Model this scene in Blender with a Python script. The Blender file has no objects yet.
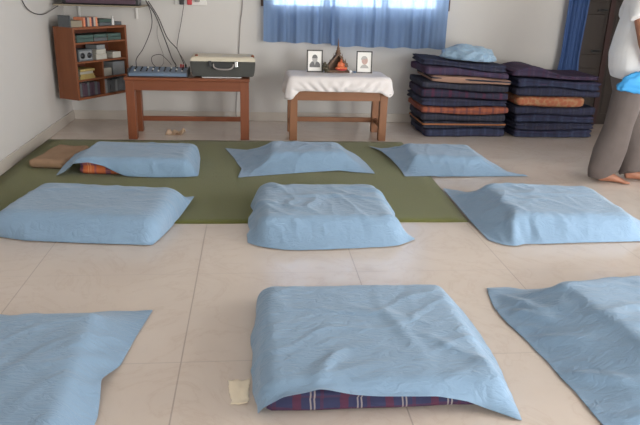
import bpy, bmesh, math, random
import numpy as np
from mathutils import Vector, Matrix, noise

random.seed(7)
rng = np.random.default_rng(7)
scene = bpy.context.scene
col = scene.collection
PI = math.pi

# ------------------------------------------------------------------ helpers
def tag(o, label=None, cat=None, group=None, kind=None):
    if label: o['label'] = label
    if cat: o['category'] = cat
    if group: o['group'] = group
    if kind: o['kind'] = kind
    return o

def link(name, me, mat, parent=None, smooth=False):
    o = bpy.data.objects.new(name, me)
    col.objects.link(o)
    mats = mat if isinstance(mat, (list, tuple)) else [mat]
    for m in mats:
        if m: me.materials.append(m)
    if parent: o.parent = parent
    if smooth:
        for p in me.polygons: p.use_smooth = True
    return o

def build(name, bm, mat, parent=None, smooth=False):
    me = bpy.data.meshes.new(name)
    bmesh.ops.recalc_face_normals(bm, faces=bm.faces)
    bm.to_mesh(me); bm.free()
    return link(name, me, mat, parent, smooth)

def empty(name, loc=(0, 0, 0), rotz=0.0, label=None, cat=None, group=None):
    o = bpy.data.objects.new(name, None)
    o.empty_display_size = 0.05
    col.objects.link(o)
    o.location = loc
    o.rotation_euler = (0, 0, rotz)
    return tag(o, label, cat, group)

def copy_tree(o, parent=None):
    c = o.copy(); col.objects.link(c)
    c.parent = parent
    for ch in list(o.children): copy_tree(ch, c)
    return c

def box(bm, x0, x1, y0, y1, z0, z1, bev=0.0, seg=2, rot=None, mi=0):
    r = bmesh.ops.create_cube(bm, size=1.0)
    vs = r['verts']
    for v in vs:
        v.co = Vector(((x0 + x1) / 2 + v.co.x * (x1 - x0), (y0 + y1) / 2 + v.co.y * (y1 - y0), (z0 + z1) / 2 + v.co.z * (z1 - z0)))
        if rot is not None: v.co = rot @ v.co
    if bev > 0:
        es = list({e for v in vs for e in v.link_edges})
        bmesh.ops.bevel(bm, geom=es, offset=bev, segments=seg, affect='EDGES', profile=0.5)
    return bm

def bx(*a, **k):
    bm = bmesh.new(); box(bm, *a, **k); return bm

def ring_loft(bm, rings, cap=True, closed=True):
    """rings: list of lists of points, same length"""
    vr = [[bm.verts.new(p) for p in r] for r in rings]
    n = len(vr[0])
    for a, b in zip(vr[:-1], vr[1:]):
        for i in range(n if closed else n - 1):
            j = (i + 1) % n
            bm.faces.new((a[i], a[j], b[j], b[i]))
    if cap and closed:
        bm.faces.new(vr[0][::-1]); bm.faces.new(vr[-1])
    return vr

def smooth_path(pts, per=6):
    P = [Vector(p) for p in pts]
    out = []
    for i in range(len(P) - 1):
        p0 = P[max(i - 1, 0)]; p1 = P[i]; p2 = P[i + 1]; p3 = P[min(i + 2, len(P) - 1)]
        for k in range(per):
            t = k / per
            out.append(0.5 * ((2 * p1) + (p2 - p0) * t + (2 * p0 - 5 * p1 + 4 * p2 - p3) * t * t + (3 * p1 - p0 - 3 * p2 + p3) * t ** 3))
    out.append(P[-1])
    return out

def tube(bm, pts, r, seg=8):
    """r scalar or list of (ra, rb) / scalars"""
    P = [Vector(p) for p in pts]
    n = len(P)
    T = [(P[min(i + 1, n - 1)] - P[max(i - 1, 0)]).normalized() for i in range(n)]
    up = Vector((0, 0, 1)) if abs(T[0].z) < 0.9 else Vector((1, 0, 0))
    a = (up - T[0] * up.dot(T[0])).normalized()
    rings = []
    for i in range(n):
        a = (a - T[i] * a.dot(T[i])).normalized()
        b = T[i].cross(a)
        rr = r[i] if isinstance(r, (list, tuple)) else r
        ra, rb = rr if isinstance(rr, (list, tuple)) else (rr, rr)
        rings.append([P[i] + a * (ra * math.cos(2 * PI * k / seg)) + b * (rb * math.sin(2 * PI * k / seg)) for k in range(seg)])
    ring_loft(bm, rings)
    return bm

def lathe(bm, prof, center=(0, 0, 0), seg=20):
    cx, cy, cz = center
    rings = [[(cx + max(r, 1e-4) * math.cos(2 * PI * k / seg), cy + max(r, 1e-4) * math.sin(2 * PI * k / seg), cz + z) for k in range(seg)] for r, z in prof]
    ring_loft(bm, rings)
    return bm

def ellipsoid(bm, c, r, seg=20, rot=None):
    M = Matrix.Translation(c) @ (rot.to_4x4() if rot is not None else Matrix.Identity(4)) @ Matrix.Diagonal((r[0], r[1], r[2], 1))
    bmesh.ops.create_uvsphere(bm, u_segments=seg, v_segments=max(8, seg // 2 + 2), radius=1.0, matrix=M)
    return bm

# ------------------------------------------------------------------ materials
class NT:
    def __init__(s, m):
        s.t = m.node_tree; s.n = s.t.nodes; s.l = s.t.links
    def add(s, typ, **k):
        nd = s.n.new(typ)
        for a, b in k.items(): setattr(nd, a, b)
        return nd
    def set(s, sock, v):
        if hasattr(v, 'is_linked') or isinstance(v, bpy.types.NodeSocket): s.l.new(v, sock)
        else: sock.default_value = v
    def math(s, op, a, b=0.0, c=None, clamp=False):
        nd = s.add('ShaderNodeMath', operation=op, use_clamp=clamp)
        s.set(nd.inputs[0], a); s.set(nd.inputs[1], b)
        if c is not None: s.set(nd.inputs[2], c)
        return nd.outputs[0]
    def mix(s, f, a, b, blend='MIX'):
        nd = s.add('ShaderNodeMix', data_type='RGBA', blend_type=blend)
        s.set(nd.inputs[0], f)
        s.set(nd.inputs[6], a if not isinstance(a, tuple) else (*a[:3], 1))
        s.set(nd.inputs[7], b if not isinstance(b, tuple) else (*b[:3], 1))
        return nd.outputs[2]
    def coords(s, kind='Object'):
        return s.add('ShaderNodeTexCoord').outputs[kind]
    def noise(s, vec, scale, detail=3.0, rough=0.55, dist=0.0):
        nd = s.add('ShaderNodeTexNoise')
        s.l.new(vec, nd.inputs['Vector'])
        nd.inputs['Scale'].default_value = scale
        nd.inputs['Detail'].default_value = detail
        nd.inputs['Roughness'].default_value = rough
        nd.inputs['Distortion'].default_value = dist
        return nd.outputs['Fac']
    def mapped(s, vec, scale=(1, 1, 1), rot=(0, 0, 0)):
        nd = s.add('ShaderNodeMapping')
        s.l.new(vec, nd.inputs[0]); nd.inputs['Scale'].default_value = scale; nd.inputs['Rotation'].default_value = rot
        return nd.outputs[0]
    def ramp(s, fac, stops, interp='LINEAR'):
        nd = s.add('ShaderNodeValToRGB')
        nd.color_ramp.interpolation = interp
        el = nd.color_ramp.elements
        while len(el) < len(stops): el.new(0.5)
        for e, (p, c) in zip(el, stops):
            e.position = p; e.color = (*c[:3], 1) if not isinstance(c, (int, float)) else (c, c, c, 1)
        s.l.new(fac, nd.inputs[0])
        return nd.outputs[0]
    def bump(s, h, strength=0.3, dist=0.01):
        nd = s.add('ShaderNodeBump')
        nd.inputs['Strength'].default_value = strength; nd.inputs['Distance'].default_value = dist
        s.l.new(h, nd.inputs['Height'])
        return nd.outputs[0]

def mat(name):
    m = bpy.data.materials.new(name); m.use_nodes = True
    nt = NT(m)
    return m, nt, nt.n['Principled BSDF']

def plain(name, c, rough=0.6, var=0.12, scale=8.0, bump=0.0, bscale=60.0, metal=0.0, spec=0.5):
    m, t, b = mat(name)
    v = t.coords()
    f = t.noise(v, scale, 4)
    lo = tuple(x * (1 - var) for x in c); hi = tuple(min(1, x * (1 + var)) for x in c)
    t.set(b.inputs['Base Color'], t.mix(f, lo, hi))
    b.inputs['Roughness'].default_value = rough
    b.inputs['Metallic'].default_value = metal
    b.inputs['Specular IOR Level'].default_value = spec
    if bump:
        t.set(b.inputs['Normal'], t.bump(t.noise(v, bscale, 3), bump, 0.005))
    return m

def wood(name, c1, c2, rough=0.45, axis=0, scale=1.0):
    m, t, b = mat(name)
    v = t.coords()
    sc = [26 * scale] * 3; sc[axis] = 1.6 * scale
    g = t.noise(t.mapped(v, tuple(sc)), 1.0, 5, 0.6, 0.6)
    g2 = t.noise(v, 5.0, 2)
    c = t.mix(g, c1, c2)
    c = t.mix(t.math('MULTIPLY', g2, 0.3), c, tuple(x * 0.6 for x in c1))
    t.set(b.inputs['Base Color'], c)
    b.inputs['Roughness'].default_value = rough
    b.inputs['Specular IOR Level'].default_value = 0.35
    t.set(b.inputs['Normal'], t.bump(g, 0.12, 0.002))
    return m

def sheet_material(name, c):
    m, t, b = mat(name)
    v = t.coords()
    f = t.noise(v, 6.0, 4, 0.6)
    col_ = t.mix(f, tuple(x * 0.92 for x in c), tuple(min(1, x * 1.06) for x in c))
    t.set(b.inputs['Base Color'], col_)
    b.inputs['Roughness'].default_value = 0.75
    b.inputs['Sheen Weight'].default_value = 0.25
    b.inputs['Specular IOR Level'].default_value = 0.3
    w1 = t.noise(t.mapped(v, (1.0, 2.2, 1.0), (0, 0, 0.5)), 9.0, 4, 0.55, 1.2)
    w2 = t.noise(v, 260.0, 2)
    rid = t.math('ABSOLUTE', t.math('SUBTRACT', w1, 0.5))
    h = t.math('ADD', t.math('MULTIPLY', rid, 1.0), t.math('MULTIPLY', w2, 0.03))
    t.set(b.inputs['Normal'], t.bump(h, 0.5, 0.025))
    return m

def plaid(name, base, band, line, line2, period=0.16, rough=0.9):
    """woven check; base ground, band broad stripe, line thin pale stripe"""
    m, t, b = mat(name)
    v = t.coords()
    sp = t.add('ShaderNodeSeparateXYZ'); t.l.new(v, sp.inputs[0])
    wob = t.math('MULTIPLY', t.math('SUBTRACT', t.noise(v, 6.0, 2), 0.5), 0.02)
    def stripes(coord, per, off):
        q = t.math('FRACT', t.math('ADD', t.math('DIVIDE', t.math('ADD', coord, wob), per), off))
        bnd = t.ramp(q, [(0, 0.0), (0.12, 1.0), (0.30, 0.0), (0.70, 0.6), (0.78, 0.0)], 'CONSTANT')
        lin = t.ramp(q, [(0, 0.0), (0.48, 1.0), (0.515, 0.0), (0.56, 1.0), (0.595, 0.0)], 'CONSTANT')
        return bnd, lin
    bx_, lx = stripes(sp.outputs[0], period, 0.1)
    yz = t.math('SUBTRACT', sp.outputs[1], sp.outputs[2])
    by_, ly = stripes(yz, period * 0.8, 0.35)
    c = t.mix(t.math('MULTIPLY', bx_, 0.8), base, band)
    c = t.mix(t.math('MULTIPLY', by_, 0.5), c, band)
    c = t.mix(t.math('MULTIPLY', lx, 0.75), c, line)
    c = t.mix(t.math('MULTIPLY', ly, 0.5), c, line2)
    n2 = t.noise(v, 14, 3)
    c = t.mix(t.math('MULTIPLY', n2, 0.35), c, tuple(x * 0.5 for x in base))
    t.set(b.inputs['Base Color'], c)
    b.inputs['Roughness'].default_value = rough
    b.inputs['Specular IOR Level'].default_value = 0.2
    t.set(b.inputs['Normal'], t.bump(t.noise(v, 220, 2), 0.3, 0.002))
    return m

M = {}
M['sheet'] = sheet_material('pale_blue_cotton', (0.230, 0.350, 0.495))
M['sheet_old'] = sheet_material('greyish_blue_cotton', (0.30, 0.43, 0.57))
M['plaid_navy'] = plaid('navy_red_plaid', (0.050, 0.056, 0.125), (0.145, 0.040, 0.07), (0.50, 0.44, 0.42), (0.45, 0.42, 0.45))
M['plaid_orange'] = plaid('orange_navy_plaid', (0.62, 0.16, 0.06), (0.05, 0.06, 0.18), (0.70, 0.32, 0.14), (0.55, 0.2, 0.1), 0.2)
M['stk_navy'] = plaid('dark_navy_plaid', (0.036, 0.038, 0.066), (0.045, 0.05, 0.10), (0.09, 0.09, 0.13), (0.08, 0.06, 0.09), 0.12)
M['stk_blue'] = plaid('blue_navy_plaid', (0.042, 0.050, 0.098), (0.035, 0.038, 0.07), (0.09, 0.11, 0.2), (0.10, 0.05, 0.10), 0.14)
M['stk_purple'] = plaid('purple_navy_plaid', (0.060, 0.048, 0.090), (0.085, 0.042, 0.08), (0.14, 0.09, 0.14), (0.08, 0.05, 0.12), 0.15)
M['stk_red'] = plaid('navy_crimson_plaid', (0.040, 0.038, 0.065), (0.125, 0.032, 0.07), (0.05, 0.05, 0.10), (0.12, 0.03, 0.06), 0.17)
M['stk_orange'] = plaid('orange_stripe_plaid', (0.34, 0.105, 0.06), (0.13, 0.055, 0.07), (0.46, 0.19, 0.12), (0.28, 0.08, 0.06), 0.13)
M['stk_grey'] = plaid('charcoal_plaid', (0.035, 0.037, 0.055), (0.05, 0.05, 0.08), (0.10, 0.09, 0.10), (0.07, 0.06, 0.08), 0.11)
M['piping_orange'] = plain('orange_piping', (0.38, 0.14, 0.05), 0.8)
M['piping_dark'] = plain('dark_piping', (0.02, 0.02, 0.035), 0.8)
M['tan'] = plain('tan_cotton', (0.38, 0.24, 0.15), 0.9, 0.2, 10, 0.3, 120)
M['pinktan'] = plain('pinkish_tan_cotton', (0.34, 0.20, 0.15), 0.9, 0.2, 10, 0.3, 120)

def floral():
    m, t, b = mat('orange_floral_cotton')
    v = t.coords()
    vo = t.add('ShaderNodeTexVoronoi'); t.l.new(v, vo.inputs['Vector']); vo.inputs['Scale'].default_value = 26
    c = t.ramp(vo.outputs['Distance'], [(0.0, (0.36, 0.05, 0.03)), (0.45, (0.40, 0.15, 0.07)), (0.8, (0.50, 0.36, 0.20)), (1.0, (0.30, 0.25, 0.12))])
    c = t.mix(t.noise(v, 9, 3), c, (0.36, 0.13, 0.07))
    t.set(b.inputs['Base Color'], c); b.inputs['Roughness'].default_value = 0.85
    t.set(b.inputs['Normal'], t.bump(t.noise(v, 60, 3), 0.4, 0.004))
    return m
M['floral'] = floral()
M['wood'] = wood('red_brown_wood', (0.27, 0.085, 0.036), (0.155, 0.046, 0.02), 0.42)
M['wood_z'] = wood('red_brown_wood_upright', (0.27, 0.085, 0.036), (0.155, 0.046, 0.02), 0.42, 2)
M['wood2'] = wood('warm_brown_wood', (0.33, 0.15, 0.075), (0.20, 0.085, 0.04), 0.5)
M['wood2_z'] = wood('warm_brown_wood_upright', (0.33, 0.15, 0.075), (0.20, 0.085, 0.04), 0.5, 2)
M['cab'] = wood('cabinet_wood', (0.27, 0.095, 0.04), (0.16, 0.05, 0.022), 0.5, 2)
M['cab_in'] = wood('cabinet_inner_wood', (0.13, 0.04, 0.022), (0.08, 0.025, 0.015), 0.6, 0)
M['door'] = wood('dark_door_wood', (0.050, 0.036, 0.030), (0.028, 0.02, 0.018), 0.5, 2)
M['door_frame'] = wood('dark_red_frame_wood', (0.06, 0.024, 0.022), (0.035, 0.015, 0.014), 0.5, 2)
M['win_frame'] = wood('brown_window_wood', (0.13, 0.075, 0.05), (0.08, 0.045, 0.03), 0.5, 2)
M['white_plastic'] = plain('white_plastic', (0.72, 0.70, 0.68), 0.35, 0.03)
M['black_plastic'] = plain('black_plastic', (0.018, 0.018, 0.02), 0.4, 0.1)
M['cable'] = plain('dark_cable_rubber', (0.05, 0.04, 0.045), 0.6, 0.1)
M['grey_cable'] = plain('grey_cable_rubber', (0.30, 0.27, 0.26), 0.6, 0.1)
M['chrome'] = plain('bright_metal', (0.75, 0.75, 0.75), 0.25, 0.05, metal=1.0)
M['mixer'] = plain('blue_grey_metal', (0.13, 0.185, 0.27), 0.45, 0.15)
M['case_dark'] = plain('charcoal_case', (0.055, 0.055, 0.05), 0.55, 0.15, 20, 0.15, 150)
M['case_cream'] = plain('cream_lid', (0.60, 0.54, 0.43), 0.5, 0.08)
M['red'] = plain('red_plastic', (0.50, 0.03, 0.04), 0.4, 0.1)
M['orange'] = plain('orange_paint', (0.66, 0.17, 0.07), 0.55, 0.12, 40)
M['cloth_white'] = plain('white_cotton', (0.74, 0.69, 0.68), 0.85, 0.05, 8, 0.25, 40)
M['skin'] = plain('brown_skin', (0.34, 0.145, 0.085), 0.5, 0.12, 12, 0.05, 120)
M['shirt'] = plain('white_shirt_cotton', (0.76, 0.76, 0.77), 0.85, 0.03, 6, 0.35, 14)
M['trousers'] = plain('grey_brown_trouser_cotton', (0.120, 0.097, 0.090), 0.9, 0.15, 12, 0.4, 18)
M['hair'] = plain('black_hair', (0.012, 0.010, 0.009), 0.5, 0.2, 80, 0.4, 150)
M['blue_cloth'] = plain('bright_blue_cloth', (0.045, 0.31, 0.66), 0.7, 0.15, 12, 0.5, 30)
M['cream'] = plain('crumpled_cream', (0.86, 0.75, 0.58), 0.8, 0.05, 15, 0.2, 40)
M['brown_paper'] = plain('brown_paper', (0.62, 0.44, 0.30), 0.8, 0.15, 20, 0.2, 60)
M['shrine'] = wood('carved_shrine_wood', (0.20, 0.11, 0.065), (0.10, 0.05, 0.03), 0.5, 2, 2)
M['dark_leaf'] = plain('dark_dried_leaf', (0.10, 0.085, 0.055), 0.8, 0.3, 30)
M['frame_black'] = plain('dark_frame_wood', (0.035, 0.028, 0.025), 0.4, 0.1)
M['mount'] = plain('white_print_paper', (0.80, 0.78, 0.75), 0.5, 0.02)
M['ink'] = plain('grey_print_ink', (0.15, 0.15, 0.15), 0.6, 0.3, 40)
M['ink_light'] = plain('light_grey_print_ink', (0.42, 0.41, 0.40), 0.6, 0.2, 40)
M['ink_pink'] = plain('pinkish_print_ink', (0.52, 0.36, 0.32), 0.6, 0.25, 40)
M['green_book'] = plain('green_cover', (0.05, 0.09, 0.08), 0.6, 0.2, 14)
M['grey_book'] = plain('grey_cover_shaded', (0.22, 0.23, 0.24), 0.6, 0.12, 14)  # grey dimmed to carry the shade inside the cabinet
M['white_book'] = plain('off_white_cover_shaded', (0.42, 0.40, 0.35), 0.6, 0.08, 14)  # white dimmed too, cabinet interior shade put into the colour
M['yellow_book'] = plain('yellow_cover', (0.42, 0.31, 0.11), 0.6, 0.15, 14)
M['plum_book'] = plain('plum_cover', (0.075, 0.04, 0.06), 0.6, 0.2, 14)
M['slate_book'] = plain('slate_cover', (0.10, 0.11, 0.12), 0.6, 0.2, 14)
M['beige_box'] = plain('beige_card', (0.27, 0.23, 0.17), 0.7, 0.12)
M['orange_spine'] = plain('orange_spine', (0.72, 0.27, 0.15), 0.5, 0.1)
M['screen'] = plain('dark_screen_glass', (0.012, 0.010, 0.014), 0.12, 0.1)

def wall_mat():
    m, t, b = mat('off_white_wall_paint')
    v = t.coords()
    n1 = t.noise(v, 1.3, 4, 0.6); n2 = t.noise(v, 90, 3)
    t.set(b.inputs['Base Color'], t.mix(n1, (0.56, 0.538, 0.52), (0.62, 0.597, 0.575)))
    b.inputs['Roughness'].default_value = 0.7
    b.inputs['Specular IOR Level'].default_value = 0.3
    t.set(b.inputs['Normal'], t.bump(n2, 0.08, 0.003))
    return m
M['wall'] = wall_mat()

def floor_mat():
    m, t, b = mat('polished_cream_tile')
    g = t.add('ShaderNodeNewGeometry').outputs['Position']
    sp = t.add('ShaderNodeSeparateXYZ'); t.l.new(g, sp.inputs[0])
    def gro(c, off, per=0.8):
        q = t.math('FRACT', t.math('DIVIDE', t.math('SUBTRACT', c, off - 40 * per), per))
        d = t.math('MINIMUM', q, t.math('SUBTRACT', 1.0, q))
        return t.math('LESS_THAN', d, 0.0034)
    gx = gro(sp.outputs[0], -1.0736); gy = gro(sp.outputs[1], 2.9639)
    gr = t.math('ADD', gx, t.math('MULTIPLY', gy, 0.7), clamp=True)
    # tile wise offset for the veining
    sn = t.add('ShaderNodeVectorMath', operation='MULTIPLY'); t.l.new(g, sn.inputs[0]); sn.inputs[1].default_value = (1, 1, 0)
    n1 = t.noise(sn.outputs[0], 2.2, 6, 0.62, 1.8)
    vein = t.math('ABSOLUTE', t.math('SUBTRACT', n1, 0.5))
    vm = t.ramp(vein, [(0.0, 1.0), (0.012, 0.35), (0.05, 0.0)])
    n2 = t.noise(sn.outputs[0], 3.5, 4)
    c = t.mix(n2, (0.63, 0.535, 0.465), (0.71, 0.62, 0.55))
    c = t.mix(t.math('MULTIPLY', vm, 0.16), c, (0.42, 0.27, 0.19))
    c = t.mix(t.math('MULTIPLY', gr, 0.55), c, (0.20, 0.145, 0.115))
    t.set(b.inputs['Base Color'], c)
    r = t.math('ADD', 0.20, t.math('MULTIPLY', gr, 0.4))
    t.set(b.inputs['Roughness'], r)
    b.inputs['Specular IOR Level'].default_value = 0.55
    t.set(b.inputs['Normal'], t.bump(t.noise(sn.outputs[0], 6, 2), 0.03, 0.01))
    return m
M['floor'] = floor_mat()
M['ceiling'] = plain('grey_ceiling_paint', (0.40, 0.39, 0.38), 0.9, 0.05, 2)  # unseen; kept dark so less light bounces down from above

def rug_mat():
    m, t, b = mat('olive_green_carpet')
    v = t.coords()
    n1 = t.noise(v, 320, 2, 0.7); n2 = t.noise(v, 4, 4)
    c = t.mix(n1, (0.094, 0.104, 0.016), (0.20, 0.205, 0.045))
    c = t.mix(t.math('MULTIPLY', n2, 0.3), c, (0.12, 0.11, 0.04))
    t.set(b.inputs['Base Color'], c)
    b.inputs['Roughness'].default_value = 0.95
    b.inputs['Specular IOR Level'].default_value = 0.1
    b.inputs['Sheen Weight'].default_value = 0.3
    t.set(b.inputs['Normal'], t.bump(n1, 0.8, 0.006))
    return m
M['rug'] = rug_mat()
M['skirt'] = plain('cream_skirting_tile', (0.58, 0.525, 0.47), 0.25, 0.06, 3)

def curtain_mat(name, c, trans, weave):
    m, t, b = mat(name)
    v = t.coords()
    w = t.noise(t.mapped(v, (60, 60, 90)), 3.0, 2)
    cc = t.mix(w, tuple(x * 0.85 for x in c), tuple(min(1, x * 1.1) for x in c))
    d = t.add('ShaderNodeBsdfDiffuse'); tr = t.add('ShaderNodeBsdfTranslucent')
    t.l.new(cc, d.inputs[0]); t.l.new(t.mix(0.25, cc, (0.55, 0.72, 0.95)), tr.inputs[0])
    mx = t.add('ShaderNodeMixShader'); mx.inputs[0].default_value = trans
    t.l.new(d.outputs[0], mx.inputs[1]); t.l.new(tr.outputs[0], mx.inputs[2])
    tp = t.add('ShaderNodeBsdfTransparent'); t.l.new(t.mix(0.5, cc, (0.75, 0.88, 1.0)), tp.inputs[0])
    m2 = t.add('ShaderNodeMixShader'); m2.inputs[0].default_value = weave
    t.l.new(mx.outputs[0], m2.inputs[1]); t.l.new(tp.outputs[0], m2.inputs[2])
    t.l.new(m2.outputs[0], t.n['Material Output'].inputs[0])
    return m
M['curtain'] = curtain_mat('thin_blue_curtain', (0.22, 0.32, 0.52), 0.42, 0.07)
M['curtain2'] = curtain_mat('blue_door_curtain', (0.085, 0.15, 0.34), 0.15, 0.0)

def glass_mat():
    m, t, b = mat('clear_window_glass')
    tr = t.add('ShaderNodeBsdfTransparent'); tr.inputs[0].default_value = (0.93, 0.95, 0.95, 1)
    gl = t.add('ShaderNodeBsdfGlossy'); gl.inputs['Roughness'].default_value = 0.03
    fr = t.add('ShaderNodeFresnel'); fr.inputs[0].default_value = 1.45
    mx = t.add('ShaderNodeMixShader')
    t.l.new(fr.outputs[0], mx.inputs[0]); t.l.new(tr.outputs[0], mx.inputs[1]); t.l.new(gl.outputs[0], mx.inputs[2])
    t.l.new(mx.outputs[0], t.n['Material Output'].inputs[0])
    return m
M['glass'] = glass_mat()
M['paper_lamp'] = M['white_plastic']

# ------------------------------------------------------------------ camera
fwd = Vector((0.10385383, 0.93827561, -0.32992917)); rgt = Vector((0.99458296, -0.09943061, 0.03030328)); upv = Vector((0.00437223, 0.33128904, 0.94351919))
cam_d = bpy.data.cameras.new('camera'); cam = bpy.data.objects.new('camera', cam_d); col.objects.link(cam)
R = Matrix((rgt, upv, -fwd)).transposed()
cam.matrix_world = Matrix.Translation((0, 0, 1.3621881)) @ R.to_4x4()
cam_d.sensor_fit = 'HORIZONTAL'; cam_d.sensor_width = 36.0
cam_d.lens = 644.773 * 36.0 / 640.0
cam_d.clip_start = 0.02
scene.camera = cam

# ------------------------------------------------------------------ room shell
XL, XR, YB, YF, ZC = -1.83, 4.45, 6.82, -1.3, 2.8
WT = 0.2

def wall(name, axis, pos0, pos1, u0, u1, holes):
    """axis 'x': wall plane at x between pos0/pos1 running along y; 'y': along x"""
    bm = bmesh.new()
    def seg(a, b, z0, z1):
        if b - a < 1e-4 or z1 - z0 < 1e-4: return
        if axis == 'x': box(bm, pos0, pos1, a, b, z0, z1)
        else: box(bm, a, b, pos0, pos1, z0, z1)
    cur = u0
    for (a, b, z0, z1) in sorted(holes):
        seg(cur, a, 0, ZC); seg(a, b, 0, z0); seg(a, b, z1, ZC); cur = b
    seg(cur, u1, 0, ZC)
    return tag(build(name, bm, M['wall']), kind='structure')

WIN = (0.16, 1.96, 1.15, 2.15)          # window in the back wall
DOOR = (3.40, 4.34, 0.0, 2.1)           # double door in the back wall
RDOOR = (0.2, 2.2, 0.0, 2.2)            # open doorway in the right wall
RWIN = (3.9, 5.3, 0.9, 2.1)
FILLWIN1 = (-1.0, 0.2, 1.0, 2.0); FILLWIN2 = (2.0, 4.3, 0.2, 2.2)  # unseen front-wall windows, put in and sized for fill light
tag(build('floor', bx(XL - WT, XR + WT, YF - WT, YB + WT, -0.1, 0), M['floor']), kind='structure')
tag(build('ceiling', bx(XL - WT, XR + WT, YF - WT, YB + WT, ZC, ZC + 0.12), M['ceiling']), kind='structure')
wall('wall_left', 'x', XL - WT, XL, YF - WT, YB + WT, [])
wall('wall_right', 'x', XR, XR + WT, YF - WT, YB + WT, [RDOOR, RWIN])
wall('wall_back', 'y', YB, YB + WT, XL, XR, [WIN, DOOR])
wall('wall_front', 'y', YF - WT, YF, XL, XR, [FILLWIN1, FILLWIN2])
tag(build('baseboard_back', bx(XL + 0.012, DOOR[0] - 0.07, YB - 0.012, YB, 0, 0.095, bev=0.003), M['skirt']), kind='structure')
tag(build('baseboard_left', bx(XL, XL + 0.012, YF, YB, 0, 0.095, bev=0.003), M['skirt']), kind='structure')

def make_window(n, x0, x1, z0, z1, y, axis='y', bars=3, grille=True):
    bm = bmesh.new(); w = 0.055
    for a, b, c, d in ((x0, x1, z0, z0 + 0.03), (x0, x1, z1 - w, z1), (x0, x0 + w, z0, z1), (x1 - w, x1, z0, z1)):
        box(bm, a, b, y, y + 0.06, c, d, bev=0.004)
    for k in range(1, bars):
        cx = x0 + (x1 - x0) * k / bars
        box(bm, cx - 0.03, cx + 0.03, y + 0.004, y + 0.056, z0, z1, bev=0.004)
    if grille:
        nb = int((x1 - x0) / 0.13)
        for k in range(1, nb):
            cx = x0 + (x1 - x0) * k / nb
            tube(bm, [(cx, y + 0.09, z0 + 0.01), (cx, y + 0.09, z1 - 0.01)], 0.006, 6)
    if axis == 'x':
        for v in bm.verts: v.co = Vector((v.co.y, v.co.x, v.co.z))
    f = tag(build('window_%d' % n, bm, M['win_frame']), kind='structure')
    g = bx(x0 + 0.02, x1 - 0.02, y + 0.027, y + 0.033, z0 + 0.02, z1 - 0.02)
    if axis == 'x':
        for v in g.verts: v.co = Vector((v.co.y, v.co.x, v.co.z))
    build('window_pane', g, M['glass'], f)
make_window(1, WIN[0], WIN[1], WIN[2], WIN[3], YB + 0.03)
make_window(2, RWIN[0], RWIN[1], RWIN[2], RWIN[3], XR + 0.06, 'x', 2, False)
make_window(3, FILLWIN1[0], FILLWIN1[1], FILLWIN1[2], FILLWIN1[3], YF - 0.14, 'y', 3, False)
make_window(4, FILLWIN2[0], FILLWIN2[1], FILLWIN2[2], FILLWIN2[3], YF - 0.14, 'y', 3, False)
# brown casing on the inside of the window, seen at both ends of the curtain
bm = bmesh.new()
box(bm, 0.09, 0.155, YB - 0.025, YB, 1.165, 2.2, bev=0.004); box(bm, 1.965, 2.03, YB - 0.025, YB, 1.165, 2.2, bev=0.004)
box(bm, 0.155, 1.965, YB - 0.025, YB, 2.15, 2.2, bev=0.004)
tag(build('trim_1', bm, M['win_frame']), kind='structure')

# dark double door
bm = bmesh.new()
box(bm, DOOR[0] - 0.07, DOOR[0], YB - 0.03, YB + 0.1, 0, 2.17, bev=0.005)
box(bm, DOOR[1], DOOR[1] + 0.07, YB - 0.03, YB + 0.1, 0, 2.17, bev=0.005)
box(bm, DOOR[0], DOOR[1], YB - 0.03, YB + 0.1, 2.1, 2.17, bev=0.005)
tag(build('trim_2', bm, M['door_frame']), kind='structure')
mid = 3.80
def door_leaf(n, x0, x1, y):
    bm = bmesh.new()
    box(bm, x0, x1, y, y + 0.035, 0.001, 2.098, bev=0.003)
    w = 0.055
    for z0, z1 in ((0.12, 0.62), (0.76, 1.18), (1.30, 1.98)):
        box(bm, x0 + w, x1 - w, y - 0.010, y + 0.002, z0, z1, bev=0.008)
    d = tag(build('door_%d' % n, bm, M['door']), kind='structure')
    return d
d1 = door_leaf(1, DOOR[0] + 0.003, mid - 0.003, YB + 0.005)
d2 = door_leaf(2, mid + 0.003, DOOR[1] - 0.003, YB + 0.005)
bm = bmesh.new(); box(bm, mid - 0.03, mid + 0.025, YB - 0.018, YB + 0.004, 0.012, 2.08, bev=0.004)
build('meeting_stile', bm, M['door_frame'], d1)
for z in (0.80, 1.22):
    bm = bmesh.new()
    box(bm, mid - 0.16, mid - 0.05, YB - 0.022, YB - 0.004, z - 0.012, z + 0.012, bev=0.003)
    tube(bm, [(mid - 0.14, YB - 0.03, z), (mid - 0.06, YB - 0.03, z)], 0.007, 8)
    build('door_bolt', bm, M['black_plastic'], d1)

# ------------------------------------------------------------------ cloth solver
def resample(pts, n):
    P = np.array(pts, float)
    s = np.concatenate([[0], np.cumsum(np.linalg.norm(np.diff(P, axis=0), axis=1))])
    t = np.linspace(0, s[-1], n)
    return np.stack([np.interp(t, s, P[:, k]) for k in range(3)], 1)

def ground(X, Y):
    return np.where((X < 1.41) & (Y > 3.66) & (Y < 5.9), 0.0125, 0.003)

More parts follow.
